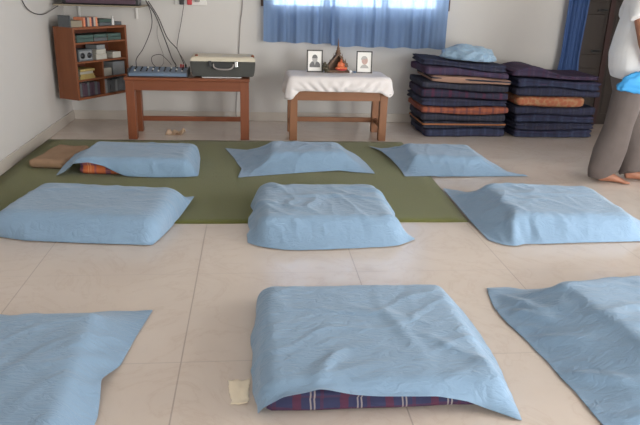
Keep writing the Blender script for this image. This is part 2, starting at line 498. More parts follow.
class RBox:
    """rounded box collider (half sizes, corner radius) standing on z0"""
    def __init__(s, cx, cy, w, d, h, ang=0.0, r=0.055, z0=0.0):
        s.c = np.array([cx, cy, z0 + h / 2 - 0.2]); s.h = np.array([w / 2, d / 2, h / 2 + 0.2]); s.r = r
        a = math.radians(ang); s.R = np.array([[math.cos(a), -math.sin(a), 0], [math.sin(a), math.cos(a), 0], [0, 0, 1]])
        s.top = z0 + h
    def push(s, P, th):
        q = (P - s.c) @ s.R
        a = np.abs(q) - s.h + s.r
        o = np.maximum(a, 0); L = np.linalg.norm(o, axis=1)
        inside = np.minimum(a.max(1), 0)
        d = L + inside - s.r
        n = np.where(L[:, None] > 1e-9, o / np.maximum(L, 1e-9)[:, None], 0)
        k = a.argmax(1); ax = np.zeros_like(n); ax[np.arange(len(q)), k] = 1
        n = np.where(L[:, None] > 1e-9, n, ax) * np.where(q < 0, -1, 1)
        m = d < th
        P[m] += ((n * (th - d)[:, None]) @ s.R.T)[m]
    def height(s, X, Y):
        q = (np.stack([X - s.c[0], Y - s.c[1], np.zeros_like(X)], -1)) @ s.R
        e = np.maximum(np.abs(q[..., 0]) - s.h[0], np.abs(q[..., 1]) - s.h[1])
        if s.top < 0.3:
            k = np.clip(e + s.r, 0, s.r)
            return np.where(e < 0.0, s.top - s.r + np.sqrt(np.maximum(s.r ** 2 - k ** 2, 0)), 0 * e)
        return np.where(e < 0.0, s.top, 0 * e if s.top < 0.3 else np.where(e < 0.004, s.top, 0))

def drape(name, front, right, back, left, cols, nu=64, nv=54, slack=1.0, it=220, seed=1, m=None, floor=None, wr=0.008, thick=0.006, pin=1.0, aniso=None, folds=(), tent=1.0):
    """front: left->right, back: left->right, left: front->back, right: front->back (3-D hem polylines)"""
    r_ = np.random.default_rng(seed)
    F = resample(front, nu); B = resample(back, nu); L = resample(left, nv); Rr = resample(right, nv)
    u = np.linspace(0, 1, nu)[None, :, None]; v = np.linspace(0, 1, nv)[:, None, None]
    P = (1 - v) * F[None] + v * B[None] + (1 - u) * L[:, None] + u * Rr[:, None] \
        - ((1 - u) * (1 - v) * F[0] + u * (1 - v) * F[-1] + (1 - u) * v * B[0] + u * v * B[-1])
    tgt = P.copy()
    fl = (lambda X, Y: np.full_like(X, floor)) if floor is not None else ground
    tgt[..., 2] = np.maximum(tgt[..., 2], fl(tgt[..., 0], tgt[..., 1]))
    H = fl(P[..., 0], P[..., 1])
    for c in cols: H = np.maximum(H, c.height(P[..., 0], P[..., 1]) + thick)
    P[..., 2] = np.maximum(P[..., 2], H)
    Z = P[..., 2].copy(); Z[0] = tgt[0, :, 2]; Z[-1] = tgt[-1, :, 2]; Z[:, 0] = tgt[:, 0, 2]; Z[:, -1] = tgt[:, -1, 2]
    Zc = Z.copy()
    for _ in range(700):                                   # a taut cloth: tent from the mattress edge down to the hem
        Z[1:-1, 1:-1] = np.maximum(H[1:-1, 1:-1], 0.25 * (Z[:-2, 1:-1] + Z[2:, 1:-1] + Z[1:-1, :-2] + Z[1:-1, 2:]))
    P[..., 2] = np.maximum(H, tent * Z + (1 - tent) * Zc)
    edge = np.zeros(P.shape[:2], bool); edge[0] = edge[-1] = True; edge[:, 0] = edge[:, -1] = True
    P[edge] = tgt[edge]
    lu = np.linalg.norm(np.diff(P, axis=1), axis=2).mean(1, keepdims=True) * slack
    lv = np.linalg.norm(np.diff(P, axis=0), axis=2).mean(0, keepdims=True) * slack
    lu = np.repeat(lu, nu - 1, 1); lv = np.repeat(lv, nv - 1, 0)
    inv = np.where(edge, 1 - pin, 1.0)
    def solve(a, b, rest, k, only_stretch=False):
        A = P[a]; Bq = P[b]
        d = Bq - A; Ln = np.linalg.norm(d, axis=2); w = inv[a] + inv[b]
        c = (Ln - rest) / np.maximum(Ln, 1e-9) / np.maximum(w, 1e-9) * k
        if only_stretch: c = np.where(Ln > rest, c, c * 0.15)
        P[a] += d * (c * inv[a])[..., None]; P[b] -= d * (c * inv[b])[..., None]
    S = np.s_
    vel = np.zeros_like(P)
    for i in range(it):
        prev = P.copy()
        P += vel * 0.9
        P[..., 2] -= 0.00015 * inv
        for s in (0, 1):
            e = nu - 1
            solve(S[:, s:e:2], S[:, s + 1:e + 1:2], lu[:, s:e:2], 0.9)
            f = nv - 1
            solve(S[s:f:2, :], S[s + 1:f + 1:2, :], lv[s:f:2, :], 0.9)
        diag = np.sqrt(lu[:-1] ** 2 + lv[:, :-1] ** 2)
        for a0 in (0, 1):
            solve(S[a0:-1:2, :-1], S[a0 + 1::2, 1:][:diag[a0::2].shape[0]] if False else S[a0 + 1:nv:2, 1:], diag[a0:nv - 1:2], 0.12)
            solve(S[a0:-1:2, 1:], S[a0 + 1:nv:2, :-1], diag[a0:nv - 1:2], 0.12)
        # bending over two cells
        for s in range(4):
            a = np.arange(s, nu - 2, 4)
            solve((slice(None), a), (slice(None), a + 2), lu[:, a] * 2, 0.10)
            a = np.arange(s, nv - 2, 4)
            solve((a, slice(None)), (a + 2, slice(None)), lv[a, :] * 2, 0.10)
        Q = P.reshape(-1, 3)
        for c in cols: c.push(Q, thick)
        Q[:, 2] = np.maximum(Q[:, 2], fl(Q[:, 0], Q[:, 1]))
        P = Q.reshape(P.shape)
        if pin >= 1.0: P[edge] = tgt[edge]
        vel = np.clip(P - prev, -0.004, 0.004)
    # gentle smoothing
    for _ in range(1):
        Q = P.copy()
        Q[1:-1, 1:-1] = 0.5 * P[1:-1, 1:-1] + 0.125 * (P[:-2, 1:-1] + P[2:, 1:-1] + P[1:-1, :-2] + P[1:-1, 2:])
        P = Q
    # creases: warped ridges, mostly running along one direction of the cloth
    gu = np.gradient(P, axis=1); gv = np.gradient(P, axis=0)
    nrm = np.cross(gu, gv); nrm /= np.maximum(np.linalg.norm(nrm, axis=2, keepdims=True), 1e-9)
    an = r_.uniform(0, PI) if aniso is None else math.radians(aniso)
    ca_, sa_ = math.cos(an), math.sin(an)
    D = np.zeros(P.shape[:2])
    for j in range(nv):
        for i in range(nu):
            x, y, z = P[j, i]
            wx = x + 0.10 * noise.noise(Vector((x * 3, y * 3, seed)))
            wy = y + 0.10 * noise.noise(Vector((x * 3, y * 3, seed + 9)))
            p, q = ca_ * wx + sa_ * wy, -sa_ * wx + ca_ * wy
            n1 = noise.noise(Vector((p * 2.4, q * 6.5, seed * 1.3 + z * 3)))
            n2 = noise.noise(Vector((p * 6.0 + 4, q * 13.0, seed * 2.1 + z * 5)))
            n3 = noise.noise(Vector((p * 9.0, q * 7.0 + 2, seed * 0.7)))
            mask = 0.35 + 0.65 * max(0, min(1, 0.5 + 1.4 * noise.noise(Vector((x * 2.6, y * 2.6, seed + 3)))))
            D[j, i] = mask * (max(0, 1 - abs(n1) * 5.0) ** 1.5 + 0.45 * max(0, 1 - abs(n2) * 4.0) ** 1.3 + 0.25 * n3)
    for (x0, y0, x1, y1, wd, am) in folds:                  # individual long folds seen in the cloth
        ax, ay = x1 - x0, y1 - y0; LL = ax * ax + ay * ay
        t = np.clip(((P[..., 0] - x0) * ax + (P[..., 1] - y0) * ay) / LL, 0, 1)
        dd = np.hypot(P[..., 0] - x0 - t * ax, P[..., 1] - y0 - t * ay)
        D += am * np.exp(-(dd / wd) ** 2) * np.sin(PI * np.clip(t * 0.9 + 0.05, 0, 1))
    fade = np.ones_like(D); fade[0] = fade[-1] = 0.3; fade[:, 0] = fade[:, -1] = 0.3
    P = P + nrm * (D * fade * wr)[..., None]
    P[..., 2] = np.maximum(P[..., 2], fl(P[..., 0], P[..., 1]))
    o3 = P.reshape(-1, 3).copy()
    org = np.array([o3[:, 0].mean(), o3[:, 1].mean(), o3[:, 2].min()])
    o3 -= org
    faces = [(j * nu + i, j * nu + i + 1, (j + 1) * nu + i + 1, (j + 1) * nu + i) for j in range(nv - 1) for i in range(nu - 1)]
    me = bpy.data.meshes.new(name); me.from_pydata(o3.tolist(), [], faces); me.update()
    o = link(name, me, m or M['sheet'], None, True)
    o.location = org.tolist()
    so = o.modifiers.new('thickness', 'SOLIDIFY'); so.thickness = 0.002; so.offset = 1.0
    sb = o.modifiers.new('soft', 'SUBSURF'); sb.levels = 1; sb.render_levels = 1
    return o

def wob(pts, amp, seed, n=14, zamp=0.0):
    """add small irregularities to a hem polyline, keeping its ends"""
    r_ = np.random.default_rng(seed)
    P = resample(pts, n)
    P[1:-1, :2] += r_.normal(0, amp, (n - 2, 2))
    if zamp: P[1:-1, 2] += np.abs(r_.normal(0, zamp, n - 2))
    return P.tolist()

def pts3(a, z=0.004):
    return [(p[0], p[1], p[2] if len(p) > 2 else z) for p in a]

# ------------------------------------------------------------------ mattresses
def slab_mesh(w, d, h, r, seed, sag=0.006, lobes=False, nx=26, ny=22, nz=5):
    """soft rounded slab with its base at z=0; lobes = folded double, with a crease round the edge"""
    bm = bmesh.new()
    grid = {}
    def vert(i, j, k):
        key = (i, j, k)
        if key in grid: return grid[key]
        q = Vector((-1 + 2 * i / nx, -1 + 2 * j / ny, -1 + 2 * k / nz))
        hw, hd, hh = w / 2, d / 2, h / 2
        p = Vector((q.x * hw, q.y * hd, q.z * hh))
        c = Vector((max(-hw + r, min(hw - r, p.x)), max(-hd + r, min(hd - r, p.y)), max(-hh + r * 0.98, min(hh - r * 0.98, p.z))))
        o = p - c
        if o.length > 1e-6: p = c + o.normalized() * min(r, o.length * 1.0 if o.length < r else r)
        nn = noise.noise_vector(Vector((p.x * 5 + seed * 3.1, p.y * 5 + seed, p.z * 3 + seed * 1.7)))
        edge = max(abs(q.x), abs(q.y))
        p.x += nn.x * sag * 1.6; p.y += nn.y * sag * 1.6
        if k == nz: p.z -= abs(nn.z) * sag
        if lobes and edge > 0.97:
            zz = (k / nz - 0.5) * 2
            f = math.exp(-(zz / 0.30) ** 2) * 0.022
            p.x -= math.copysign(f, q.x) if abs(q.x) > 0.97 else 0
            p.y -= math.copysign(f, q.y) if abs(q.y) > 0.97 else 0
        grid[key] = bm.verts.new((p.x, p.y, p.z + hh))
        return grid[key]
    for i in range(nx):
        for j in range(ny):
            bm.faces.new([vert(i, j, 0), vert(i, j + 1, 0), vert(i + 1, j + 1, 0), vert(i + 1, j, 0)])
            bm.faces.new([vert(i, j, nz), vert(i + 1, j, nz), vert(i + 1, j + 1, nz), vert(i, j + 1, nz)])
    for i in range(nx):
        for k in range(nz):
            bm.faces.new([vert(i, 0, k), vert(i + 1, 0, k), vert(i + 1, 0, k + 1), vert(i, 0, k + 1)])
            bm.faces.new([vert(i, ny, k), vert(i, ny, k + 1), vert(i + 1, ny, k + 1), vert(i + 1, ny, k)])
    for j in range(ny):
        for k in range(nz):
            bm.faces.new([vert(0, j, k), vert(0, j, k + 1), vert(0, j + 1, k + 1), vert(0, j + 1, k)])
            bm.faces.new([vert(nx, j, k), vert(nx, j + 1, k), vert(nx, j + 1, k + 1), vert(nx, j, k + 1)])
    return bm

def mattress(label, cx, cy, w, d, h, m, ang=0, z=0.0, seed=1, lobes=False, name='folded_mattress', group=None, r=None, sag=0.006, cat='mattress'):
    o = build(name, slab_mesh(w, d, h, r or h * 0.42, seed, sag, lobes, nz=6), m, None, True)
    o.location = (cx, cy, z); o.rotation_euler = (0, 0, math.radians(ang))
    return tag(o, label, cat, group)

SG = 'pale blue sheets over the floor mattresses'
RUGZ = 0.010
# A front centre ---------------------------------------------------
mattress('navy plaid mattress peeking out under the front hem of the sheet nearest the camera', 0.445, 2.21, 0.83, 0.79, 0.097, M['plaid_navy'], 0, 0, 3, True, 'floor_mattress', 'plaid mattresses under the sheets')
A = drape('bed_sheet',
    pts3([(0.015, 1.835), (0.030, 1.800, 0.05), (0.10, 1.800, 0.092), (0.17, 1.800, 0.104), (0.22, 1.806, 0.112), (0.27, 1.800, 0.104), (0.34, 1.798, 0.088), (0.42, 1.798, 0.080), (0.50, 1.798, 0.076), (0.62, 1.798, 0.070), (0.72, 1.793, 0.050), (0.79, 1.79, 0.02), (0.90, 1.735)]),
    pts3([(0.90, 1.735), (0.915, 1.85), (0.945, 2.10), (0.95, 2.30), (0.94, 2.50), (0.88, 2.70)]),
    pts3([(0.02, 2.665), (0.2, 2.675), (0.5, 2.69), (0.7, 2.69), (0.88, 2.70)]),
    wob(pts3([(0.015, 1.825), (-0.005, 1.95), (0.005, 2.12), (-0.01, 2.30), (0.01, 2.48), (0.02, 2.665)]), 0.005, 3),
    [RBox(0.445, 2.215, 0.84, 0.80, 0.104)], 76, 64, 1.0, 10, 11, folds=[(0.20, 1.83, 0.30, 2.02, 0.025, 1.3), (0.52, 2.45, 0.62, 1.95, 0.03, 1.0), (0.30, 2.40, 0.75, 2.20, 0.03, 0.9), (0.60, 2.2, 0.85, 1.9, 0.025, 1.0), (0.80, 2.0, 0.88, 1.78, 0.02, 1.2)])
tag(A, 'pale blue sheet over navy plaid mattress, nearest the camera in the middle column', 'sheet', SG)
# B front left -----------------------------------------------------
B = drape('bed_sheet',
    pts3([(-1.52, 1.42), (-1.2, 1.42), (-0.8, 1.44), (-0.50, 1.48)]),
    pts3([(-0.50, 1.48), (-0.515, 1.70), (-0.51, 1.84), (-0.52, 1.93, 0.02), (-0.535, 2.02, 0.03), (-0.495, 2.14, 0.004), (-0.47, 2.36), (-0.435, 2.585)]),
    wob(pts3([(-1.5, 2.57), (-1.1, 2.56), (-0.75, 2.57), (-0.435, 2.585)]), 0.008, 5),
    pts3([(-1.52, 1.42), (-1.54, 1.9), (-1.5, 2.57)]),
    [RBox(-1.03, 2.0, 0.88, 0.84, 0.090, 2)], 66, 60, 1.0, 10, 12, folds=[(-0.50, 2.35, -0.75, 2.05, 0.03, 0.8), (-1.1, 2.3, -0.7, 1.8, 0.04, 0.7)])
tag(B, 'pale blue sheet with a pointed corner, cut off by the bottom left of the photo', 'sheet', SG)
# C front right ----------------------------------------------------
C = drape('bed_sheet',
    pts3([(1.17, 1.50), (1.5, 1.48), (1.9, 1.5), (2.35, 1.52)]),
    pts3([(2.35, 1.52), (2.38, 2.0), (2.40, 2.4), (2.38, 2.72)]),
    wob(pts3([(1.13, 2.745), (1.30, 2.72), (1.50, 2.70), (1.9, 2.70), (2.38, 2.72)]), 0.008, 6),
    wob(pts3([(1.17, 1.50), (1.165, 1.70), (1.16, 1.87), (1.14, 2.09), (1.12, 2.30), (1.10, 2.51), (1.13, 2.745)]), 0.006, 7),
    [RBox(1.84, 2.24, 0.86, 0.78, 0.125, 8)], 70, 62, 1.0, 10, 13, wr=0.013, folds=[(1.15, 2.70, 1.27, 2.35, 0.02, 1.6), (1.13, 2.50, 1.28, 2.30, 0.018, 1.5), (1.15, 2.25, 1.36, 2.12, 0.02, 1.4), (1.16, 2.00, 1.38, 1.84, 0.022, 1.8), (1.22, 2.62, 1.42, 2.50, 0.02, 1.3), (1.20, 1.72, 1.50, 1.66, 0.025, 1.6)])
tag(C, 'pale blue sheet with creased left flank, cut off by the bottom right of the photo', 'sheet', SG)
# D middle left ----------------------------------------------------
D = drape('bed_sheet',
    pts3([(-1.475, 3.60), (-1.42, 3.49), (-1.24, 3.42), (-0.93, 3.375), (-0.70, 3.35), (-0.545, 3.335)]),
    pts3([(-0.545, 3.335), (-0.50, 3.50), (-0.465, 3.66), (-0.425, 3.85, 0.02), (-0.375, 4.06, 0.05)]),
    pts3([(-1.37, 4.17), (-1.1, 4.13), (-0.8, 4.10), (-0.375, 4.06, 0.05)]),
    pts3([(-1.475, 3.60), (-1.465, 3.75), (-1.43, 3.95), (-1.37, 4.17)]),
    [RBox(-0.935, 3.735, 0.92, 0.63, 0.138, -8, 0.075)], 66, 54, 1.0, 10, 14, wr=0.007, folds=[(-1.35, 3.9, -0.6, 3.95, 0.03, 0.8), (-1.2, 3.55, -0.55, 3.5, 0.035, 0.7)])
tag(D, 'rumpled grey-blue sheet wrapped round a thick mattress, at the left edge of the second row', 'sheet', SG)
# E middle centre --------------------------------------------------
E_ = drape('bed_sheet',
    wob(pts3([(-0.03, 3.36), (0.05, 3.30), (0.13, 3.26), (0.26, 3.235), (0.49, 3.25), (0.70, 3.27), (0.84, 3.30), (0.935, 3.39)]), 0.004, 8),
    pts3([(0.935, 3.39), (0.875, 3.50, 0.02), (0.90, 3.58), (0.865, 3.68, 0.02), (0.90, 3.80), (0.87, 3.92), (0.90, 4.05, 0.012), (0.83, 4.17, 0.012)]),
    pts3([(0.05, 4.17, 0.012), (0.2, 4.20, 0.012), (0.5, 4.18, 0.012), (0.83, 4.17, 0.012)]),
    wob(pts3([(-0.03, 3.36), (-0.02, 3.50), (-0.03, 3.65), (0.005, 3.80, 0.014), (-0.01, 3.98, 0.014), (0.05, 4.17, 0.014)]), 0.008, 9),
    [RBox(0.43, 3.74, 0.80, 0.72, 0.130, 0, 0.07)], 72, 60, 1.0, 10, 15, wr=0.010, folds=[(0.10, 4.08, 0.20, 3.90, 0.03, 1.5), (0.62, 3.98, 0.92, 3.84, 0.025, 1.6), (0.60, 3.78, 0.90, 3.66, 0.022, 1.6), (0.10, 3.80, 0.75, 3.78, 0.025, 0.9), (0.75, 3.45, 0.92, 3.40, 0.02, 1.5), (0.02, 3.75, 0.15, 3.62, 0.02, 1.4)])
tag(E_, 'pale blue sheet with a kicked out right corner, centre of the second row', 'sheet', SG)
# F middle right ---------------------------------------------------
F_ = drape('bed_sheet',
    pts3([(1.36, 3.36), (1.43, 3.285), (1.49, 3.27), (1.56, 3.30), (1.66, 3.295), (1.9, 3.31), (2.2, 3.32), (2.42, 3.33)]),
    pts3([(2.42, 3.33), (2.45, 3.52), (2.40, 3.8), (2.36, 4.06), (2.30, 4.22)]),
    pts3([(1.37, 4.36, 0.012), (1.55, 4.27), (1.8, 4.25), (2.05, 4.25), (2.30, 4.22)]),
    pts3([(1.36, 3.36), (1.35, 3.68, 0.012), (1.36, 3.99, 0.012), (1.37, 4.36, 0.012)]),
    [RBox(1.91, 3.73, 0.78, 0.68, 0.130, -3, 0.075)], 68, 56, 1.0, 10, 16, wr=0.010, folds=[(1.45, 4.02, 2.15, 4.06, 0.03, 1.6), (1.47, 3.28, 1.56, 3.52, 0.022, 1.8), (1.60, 3.30, 1.63, 3.50, 0.018, -1.2), (1.40, 4.2, 1.55, 3.9, 0.025, 1.3), (1.55, 3.85, 2.2, 3.80, 0.03, 0.8)])
tag(F_, 'pale blue sheet on bare tiles at the right end of the second row', 'sheet', SG)
# G back left ------------------------------------------------------
mattress('orange and navy plaid mattress showing under the left end of a back row sheet', -0.86, 4.935, 0.80, 0.54, 0.125, M['plaid_orange'], -3, RUGZ, 5, True, 'floor_mattress', 'plaid mattresses under the sheets')
G = drape('bed_sheet',
    pts3([(-1.42, 4.665, 0.012), (-1.36, 4.662, 0.04), (-1.29, 4.658, 0.105), (-1.18, 4.658, 0.115), (-1.08, 4.658, 0.09), (-1.0, 4.65, 0.05), (-0.92, 4.64, 0.016), (-0.7, 4.625, 0.012), (-0.53, 4.63, 0.012), (-0.40, 4.655, 0.012)]),
    pts3([(-0.40, 4.655, 0.012), (-0.405, 4.85, 0.012), (-0.42, 5.1, 0.012), (-0.43, 5.26, 0.012)]),
    pts3([(-1.27, 5.30, 0.07), (-1.15, 5.30, 0.02), (-0.8, 5.29, 0.012), (-0.43, 5.26, 0.012)]),
    pts3([(-1.42, 4.665, 0.012), (-1.40, 4.80, 0.05), (-1.36, 5.0, 0.09), (-1.30, 5.2, 0.085), (-1.27, 5.30, 0.07)]),
    [RBox(-0.86, 4.935, 0.81, 0.55, 0.138, -3, 0.05)], 66, 50, 1.0, 10, 17, folds=[(-1.1, 5.1, -0.5, 5.05, 0.03, 0.7), (-0.45, 4.7, -0.60, 4.85, 0.02, 1.3)])
tag(G, 'pale blue sheet over orange plaid mattress, beside the tan cushion at the back left', 'sheet', SG)
# H back centre ----------------------------------------------------
H_ = drape('bed_sheet',
    pts3([(-0.11, 4.62, 0.012), (0.0, 4.655, 0.012), (0.2, 4.71, 0.012), (0.45, 4.775, 0.012), (0.67, 4.80, 0.02), (0.80, 4.77, 0.012), (0.945, 4.735, 0.012)]),
    pts3([(0.945, 4.735, 0.012), (0.93, 5.0, 0.012), (0.90, 5.25, 0.012), (0.84, 5.47, 0.012)]),
    pts3([(-0.24, 5.54, 0.012), (0.0, 5.46, 0.012), (0.3, 5.45, 0.012), (0.84, 5.47, 0.012)]),
    pts3([(-0.11, 4.62, 0.012), (-0.085, 4.85, 0.02), (-0.12, 5.02, 0.012), (-0.15, 5.19, 0.012), (-0.24, 5.54, 0.012)]),
    [RBox(0.43, 5.10, 0.66, 0.50, 0.130, 0, 0.09)], 66, 50, 1.0, 10, 18, folds=[(-0.1, 5.35, 0.2, 5.15, 0.03, 1.0), (0.85, 4.85, 0.6, 5.05, 0.03, 1.0), (-0.02, 4.72, 0.18, 4.9, 0.02, 1.2)])
tag(H_, 'pale blue sheet with pointed left corner in front of the cloth covered altar bench', 'sheet', SG)
# I back right -----------------------------------------------------
I_ = drape('bed_sheet',
    pts3([(1.16, 4.66, 0.012), (1.4, 4.67, 0.008), (1.78, 4.69), (2.02, 4.695), (2.17, 4.70)]),
    pts3([(2.17, 4.70), (2.04, 4.82), (2.03, 5.02), (2.0, 5.25), (1.94, 5.46)]),
    pts3([(1.05, 5.65, 0.012), (1.2, 5.50, 0.012), (1.5, 5.44), (1.7, 5.46), (1.94, 5.46)]),
    pts3([(1.16, 4.66, 0.012), (1.17, 4.88, 0.012), (1.145, 5.11, 0.03), (1.11, 5.41, 0.03), (1.05, 5.65, 0.012)]),
    [RBox(1.56, 5.07, 0.62, 0.54, 0.118, -3, 0.085)], 66, 50, 1.0, 10, 19, folds=[(1.12, 5.5, 1.35, 5.25, 0.03, 1.1), (1.2, 4.75, 1.35, 4.95, 0.025, 1.2), (2.05, 4.8, 1.85, 4.95, 0.025, 1.0)])
tag(I_, 'pale blue sheet at the right end of the back row, near the mattress stacks', 'sheet', SG)

# ------------------------------------------------------------------ rug, cushion, floor patch, paper
bm = bmesh.new()
cor = [(-1.812, 3.68), (1.345, 3.68), (1.405, 5.87), (-1.812, 5.87)]
N = 30
def rp(s, t):
    a = Vector(cor[0]).lerp(Vector(cor[1]), s); b = Vector(cor[3]).lerp(Vector(cor[2]), s)
    q = a.lerp(b, t)
    return q
gridv = [[None] * (N + 1) for _ in range(N + 1)]
for j in range(N + 1):
    for i in range(N + 1):
        q = rp(i / N, j / N)
        wv = 0.004 * math.sin(9 * q.x) if j in (0, N) else 0
        e = i in (0, N) or j in (0, N)
        gridv[j][i] = bm.verts.new((q.x, q.y + wv, 0.004 if e else RUGZ - 0.001 + 0.0008 * math.sin(7 * q.x + 5 * q.y)))
for j in range(N):
    for i in range(N):
        bm.faces.new((gridv[j][i], gridv[j][i + 1], gridv[j + 1][i + 1], gridv[j + 1][i]))
ed = [e for e in bm.edges if e.is_boundary]
ex = bmesh.ops.extrude_edge_only(bm, edges=ed)
for v in [g for g in ex['geom'] if isinstance(g, bmesh.types.BMVert)]: v.co.z = 0.0005
tag(build('carpet', bm, M['rug'], None, True), 'olive green carpet spread on the tiled floor under the back row', 'carpet')

cu = build('flat_cushion', slab_mesh(0.27, 0.54, 0.068, 0.03, 9, 0.012), M['tan'], None, True)
cu.location = (-1.50, 5.12, RUGZ); cu.rotation_euler = (0, 0, -0.12)
tag(cu, 'tan flat cushion on the green carpet left of the orange plaid mattress', 'cushion')

def crumpled(name, pts, amp, seed, m, n=14, th=0.0015):
    P0, P1, P2, P3 = [Vector((*p, 0)) for p in pts]
    bm = bmesh.new(); vs = []
    for j in range(n + 1):
        row = []
        for i in range(n + 1):
            s, t = i / n, j / n
            q = P0.lerp(P1, s).lerp(P3.lerp(P2, s), t)
            h = noise.noise(Vector((q.x * 22 + seed, q.y * 22, seed))) + 0.5 * noise.noise(Vector((q.x * 50 + seed, q.y * 50, 2)))
            q.x += 0.006 * noise.noise(Vector((q.y * 40, seed, 1))); q.y += 0.006 * noise.noise(Vector((q.x * 40, seed, 7)))
            row.append(bm.verts.new((q.x, q.y, 0.003 + max(0, h) * amp)))
        vs.append(row)
    for j in range(n):
        for i in range(n): bm.faces.new((vs[j][i], vs[j][i + 1], vs[j + 1][i + 1], vs[j + 1][i]))
    o = build(name, bm, m, None, True)
    s = o.modifiers.new('thickness', 'SOLIDIFY'); s.thickness = th; s.offset = 1
    return o
tag(crumpled('cream_patch', [(-0.075, 1.885), (-0.018, 1.885), (-0.012, 2.03), (-0.092, 2.025)], 0.010, 3, M['cream']), 'small crumpled cream napkin on the tiles left of the nearest plaid mattress', 'patch')  # thin crumpled cream piece, slightly raised, lying on the tiles
tag(crumpled('crumpled_paper', [(-0.82, 6.10), (-0.67, 6.08), (-0.64, 6.24), (-0.80, 6.26)], 0.05, 8, M['brown_paper']), 'crumpled brown paper on the floor under the long wooden bench', 'paper')

# ------------------------------------------------------------------ benches
def bench(x0, x1, y0, y1, top, ap, leg, ml, mz, label, name, over=0.012, str_z=(0.12, 0.17), sides=False, mid_str=False):
    t = empty(name, ((x0 + x1) / 2, (y0 + y1) / 2, 0), 0, label, 'bench')
    cx, cy = t.location.x, t.location.y
    w, d = (x1 - x0) / 2, (y1 - y0) / 2
    build('bench_top', bx(-w - over, w + over, -d - over, d + over, top - 0.028, top, bev=0.006), ml, t)
    a0, a1 = ap
    for s in (-1, 1):
        yy = s * (d - 0.018)
        build('apron', bx(-w + 0.02, w - 0.02, yy - 0.012, yy + 0.012, a0, top - 0.0285, bev=0.003), ml, t)
        xx = s * (w - 0.018)
        build('side_apron', bx(xx - 0.012, xx + 0.012, -d + 0.04, d - 0.04, a0, top - 0.0285, bev=0.003), ml, t)
    for sx in (-1, 1):
        for sy in (-1, 1):
            px = sx * (w - leg / 2); py = sy * (d - leg / 2)
            build('leg', bx(px - leg / 2, px + leg / 2, py - leg / 2, py + leg / 2, 0.001, top - 0.029, bev=0.004), mz, t)
    z0, z1 = str_z
    if sides:
        for s in (-1, 1):
            xx = s * (w - leg / 2)
            build('stretcher', bx(xx - 0.014, xx + 0.014, -d + leg - 0.004, d - leg + 0.004, z0, z1, bev=0.003), ml, t)
    yy = 0.0 if mid_str else d - leg / 2
    e = 0.012 if mid_str else leg - 0.004
    build('stretcher', bx(-w + e, w - e, yy - 0.014, yy + 0.014, z0, z1, bev=0.003), ml, t)
    return t
bench(-1.12, -0.03, 5.905, 6.32, 0.56, (0.445, 0.53), 0.078, M['wood'], M['wood_z'], 'long red-brown wooden bench holding the mixer and dark case', 'wooden_bench', 0.008, (0.10, 0.145))
bench(0.345, 1.255, 5.905, 6.36, 0.565, (0.375, 0.50), 0.070, M['wood2'], M['wood2_z'], 'brown wooden bench used as an altar under a white cloth', 'wooden_bench', 0.006, (0.10, 0.145), True)

# padded top + cloth of the altar
cloth = drape('altar_cloth',
    wob(pts3([(0.310, 5.872, 0.385), (0.34, 5.868, 0.37), (0.385, 5.868, 0.42), (0.43, 5.87, 0.468), (0.7, 5.868, 0.462), (0.95, 5.87, 0.464), (1.15, 5.87, 0.460), (1.286, 5.872, 0.450)]), 0.002, 2, 20),
    pts3([(1.286, 5.872, 0.450), (1.288, 6.0, 0.45), (1.288, 6.2, 0.44), (1.286, 6.392, 0.44)]),
    pts3([(0.312, 6.392, 0.42), (0.6, 6.394, 0.42), (1.0, 6.394, 0.42), (1.286, 6.392, 0.44)]),
    pts3([(0.310, 5.872, 0.385), (0.308, 6.0, 0.42), (0.308, 6.2, 0.42), (0.312, 6.392, 0.42)]),
    [RBox(0.80, 6.13, 0.950, 0.490, 0.588, 0, 0.03)], 66, 44, 1.0, 160, 23, M['cloth_white'], floor=0.36, wr=0.006)
tag(cloth, 'white cloth draped over the altar bench below the window', 'cloth')
ALT = 0.598

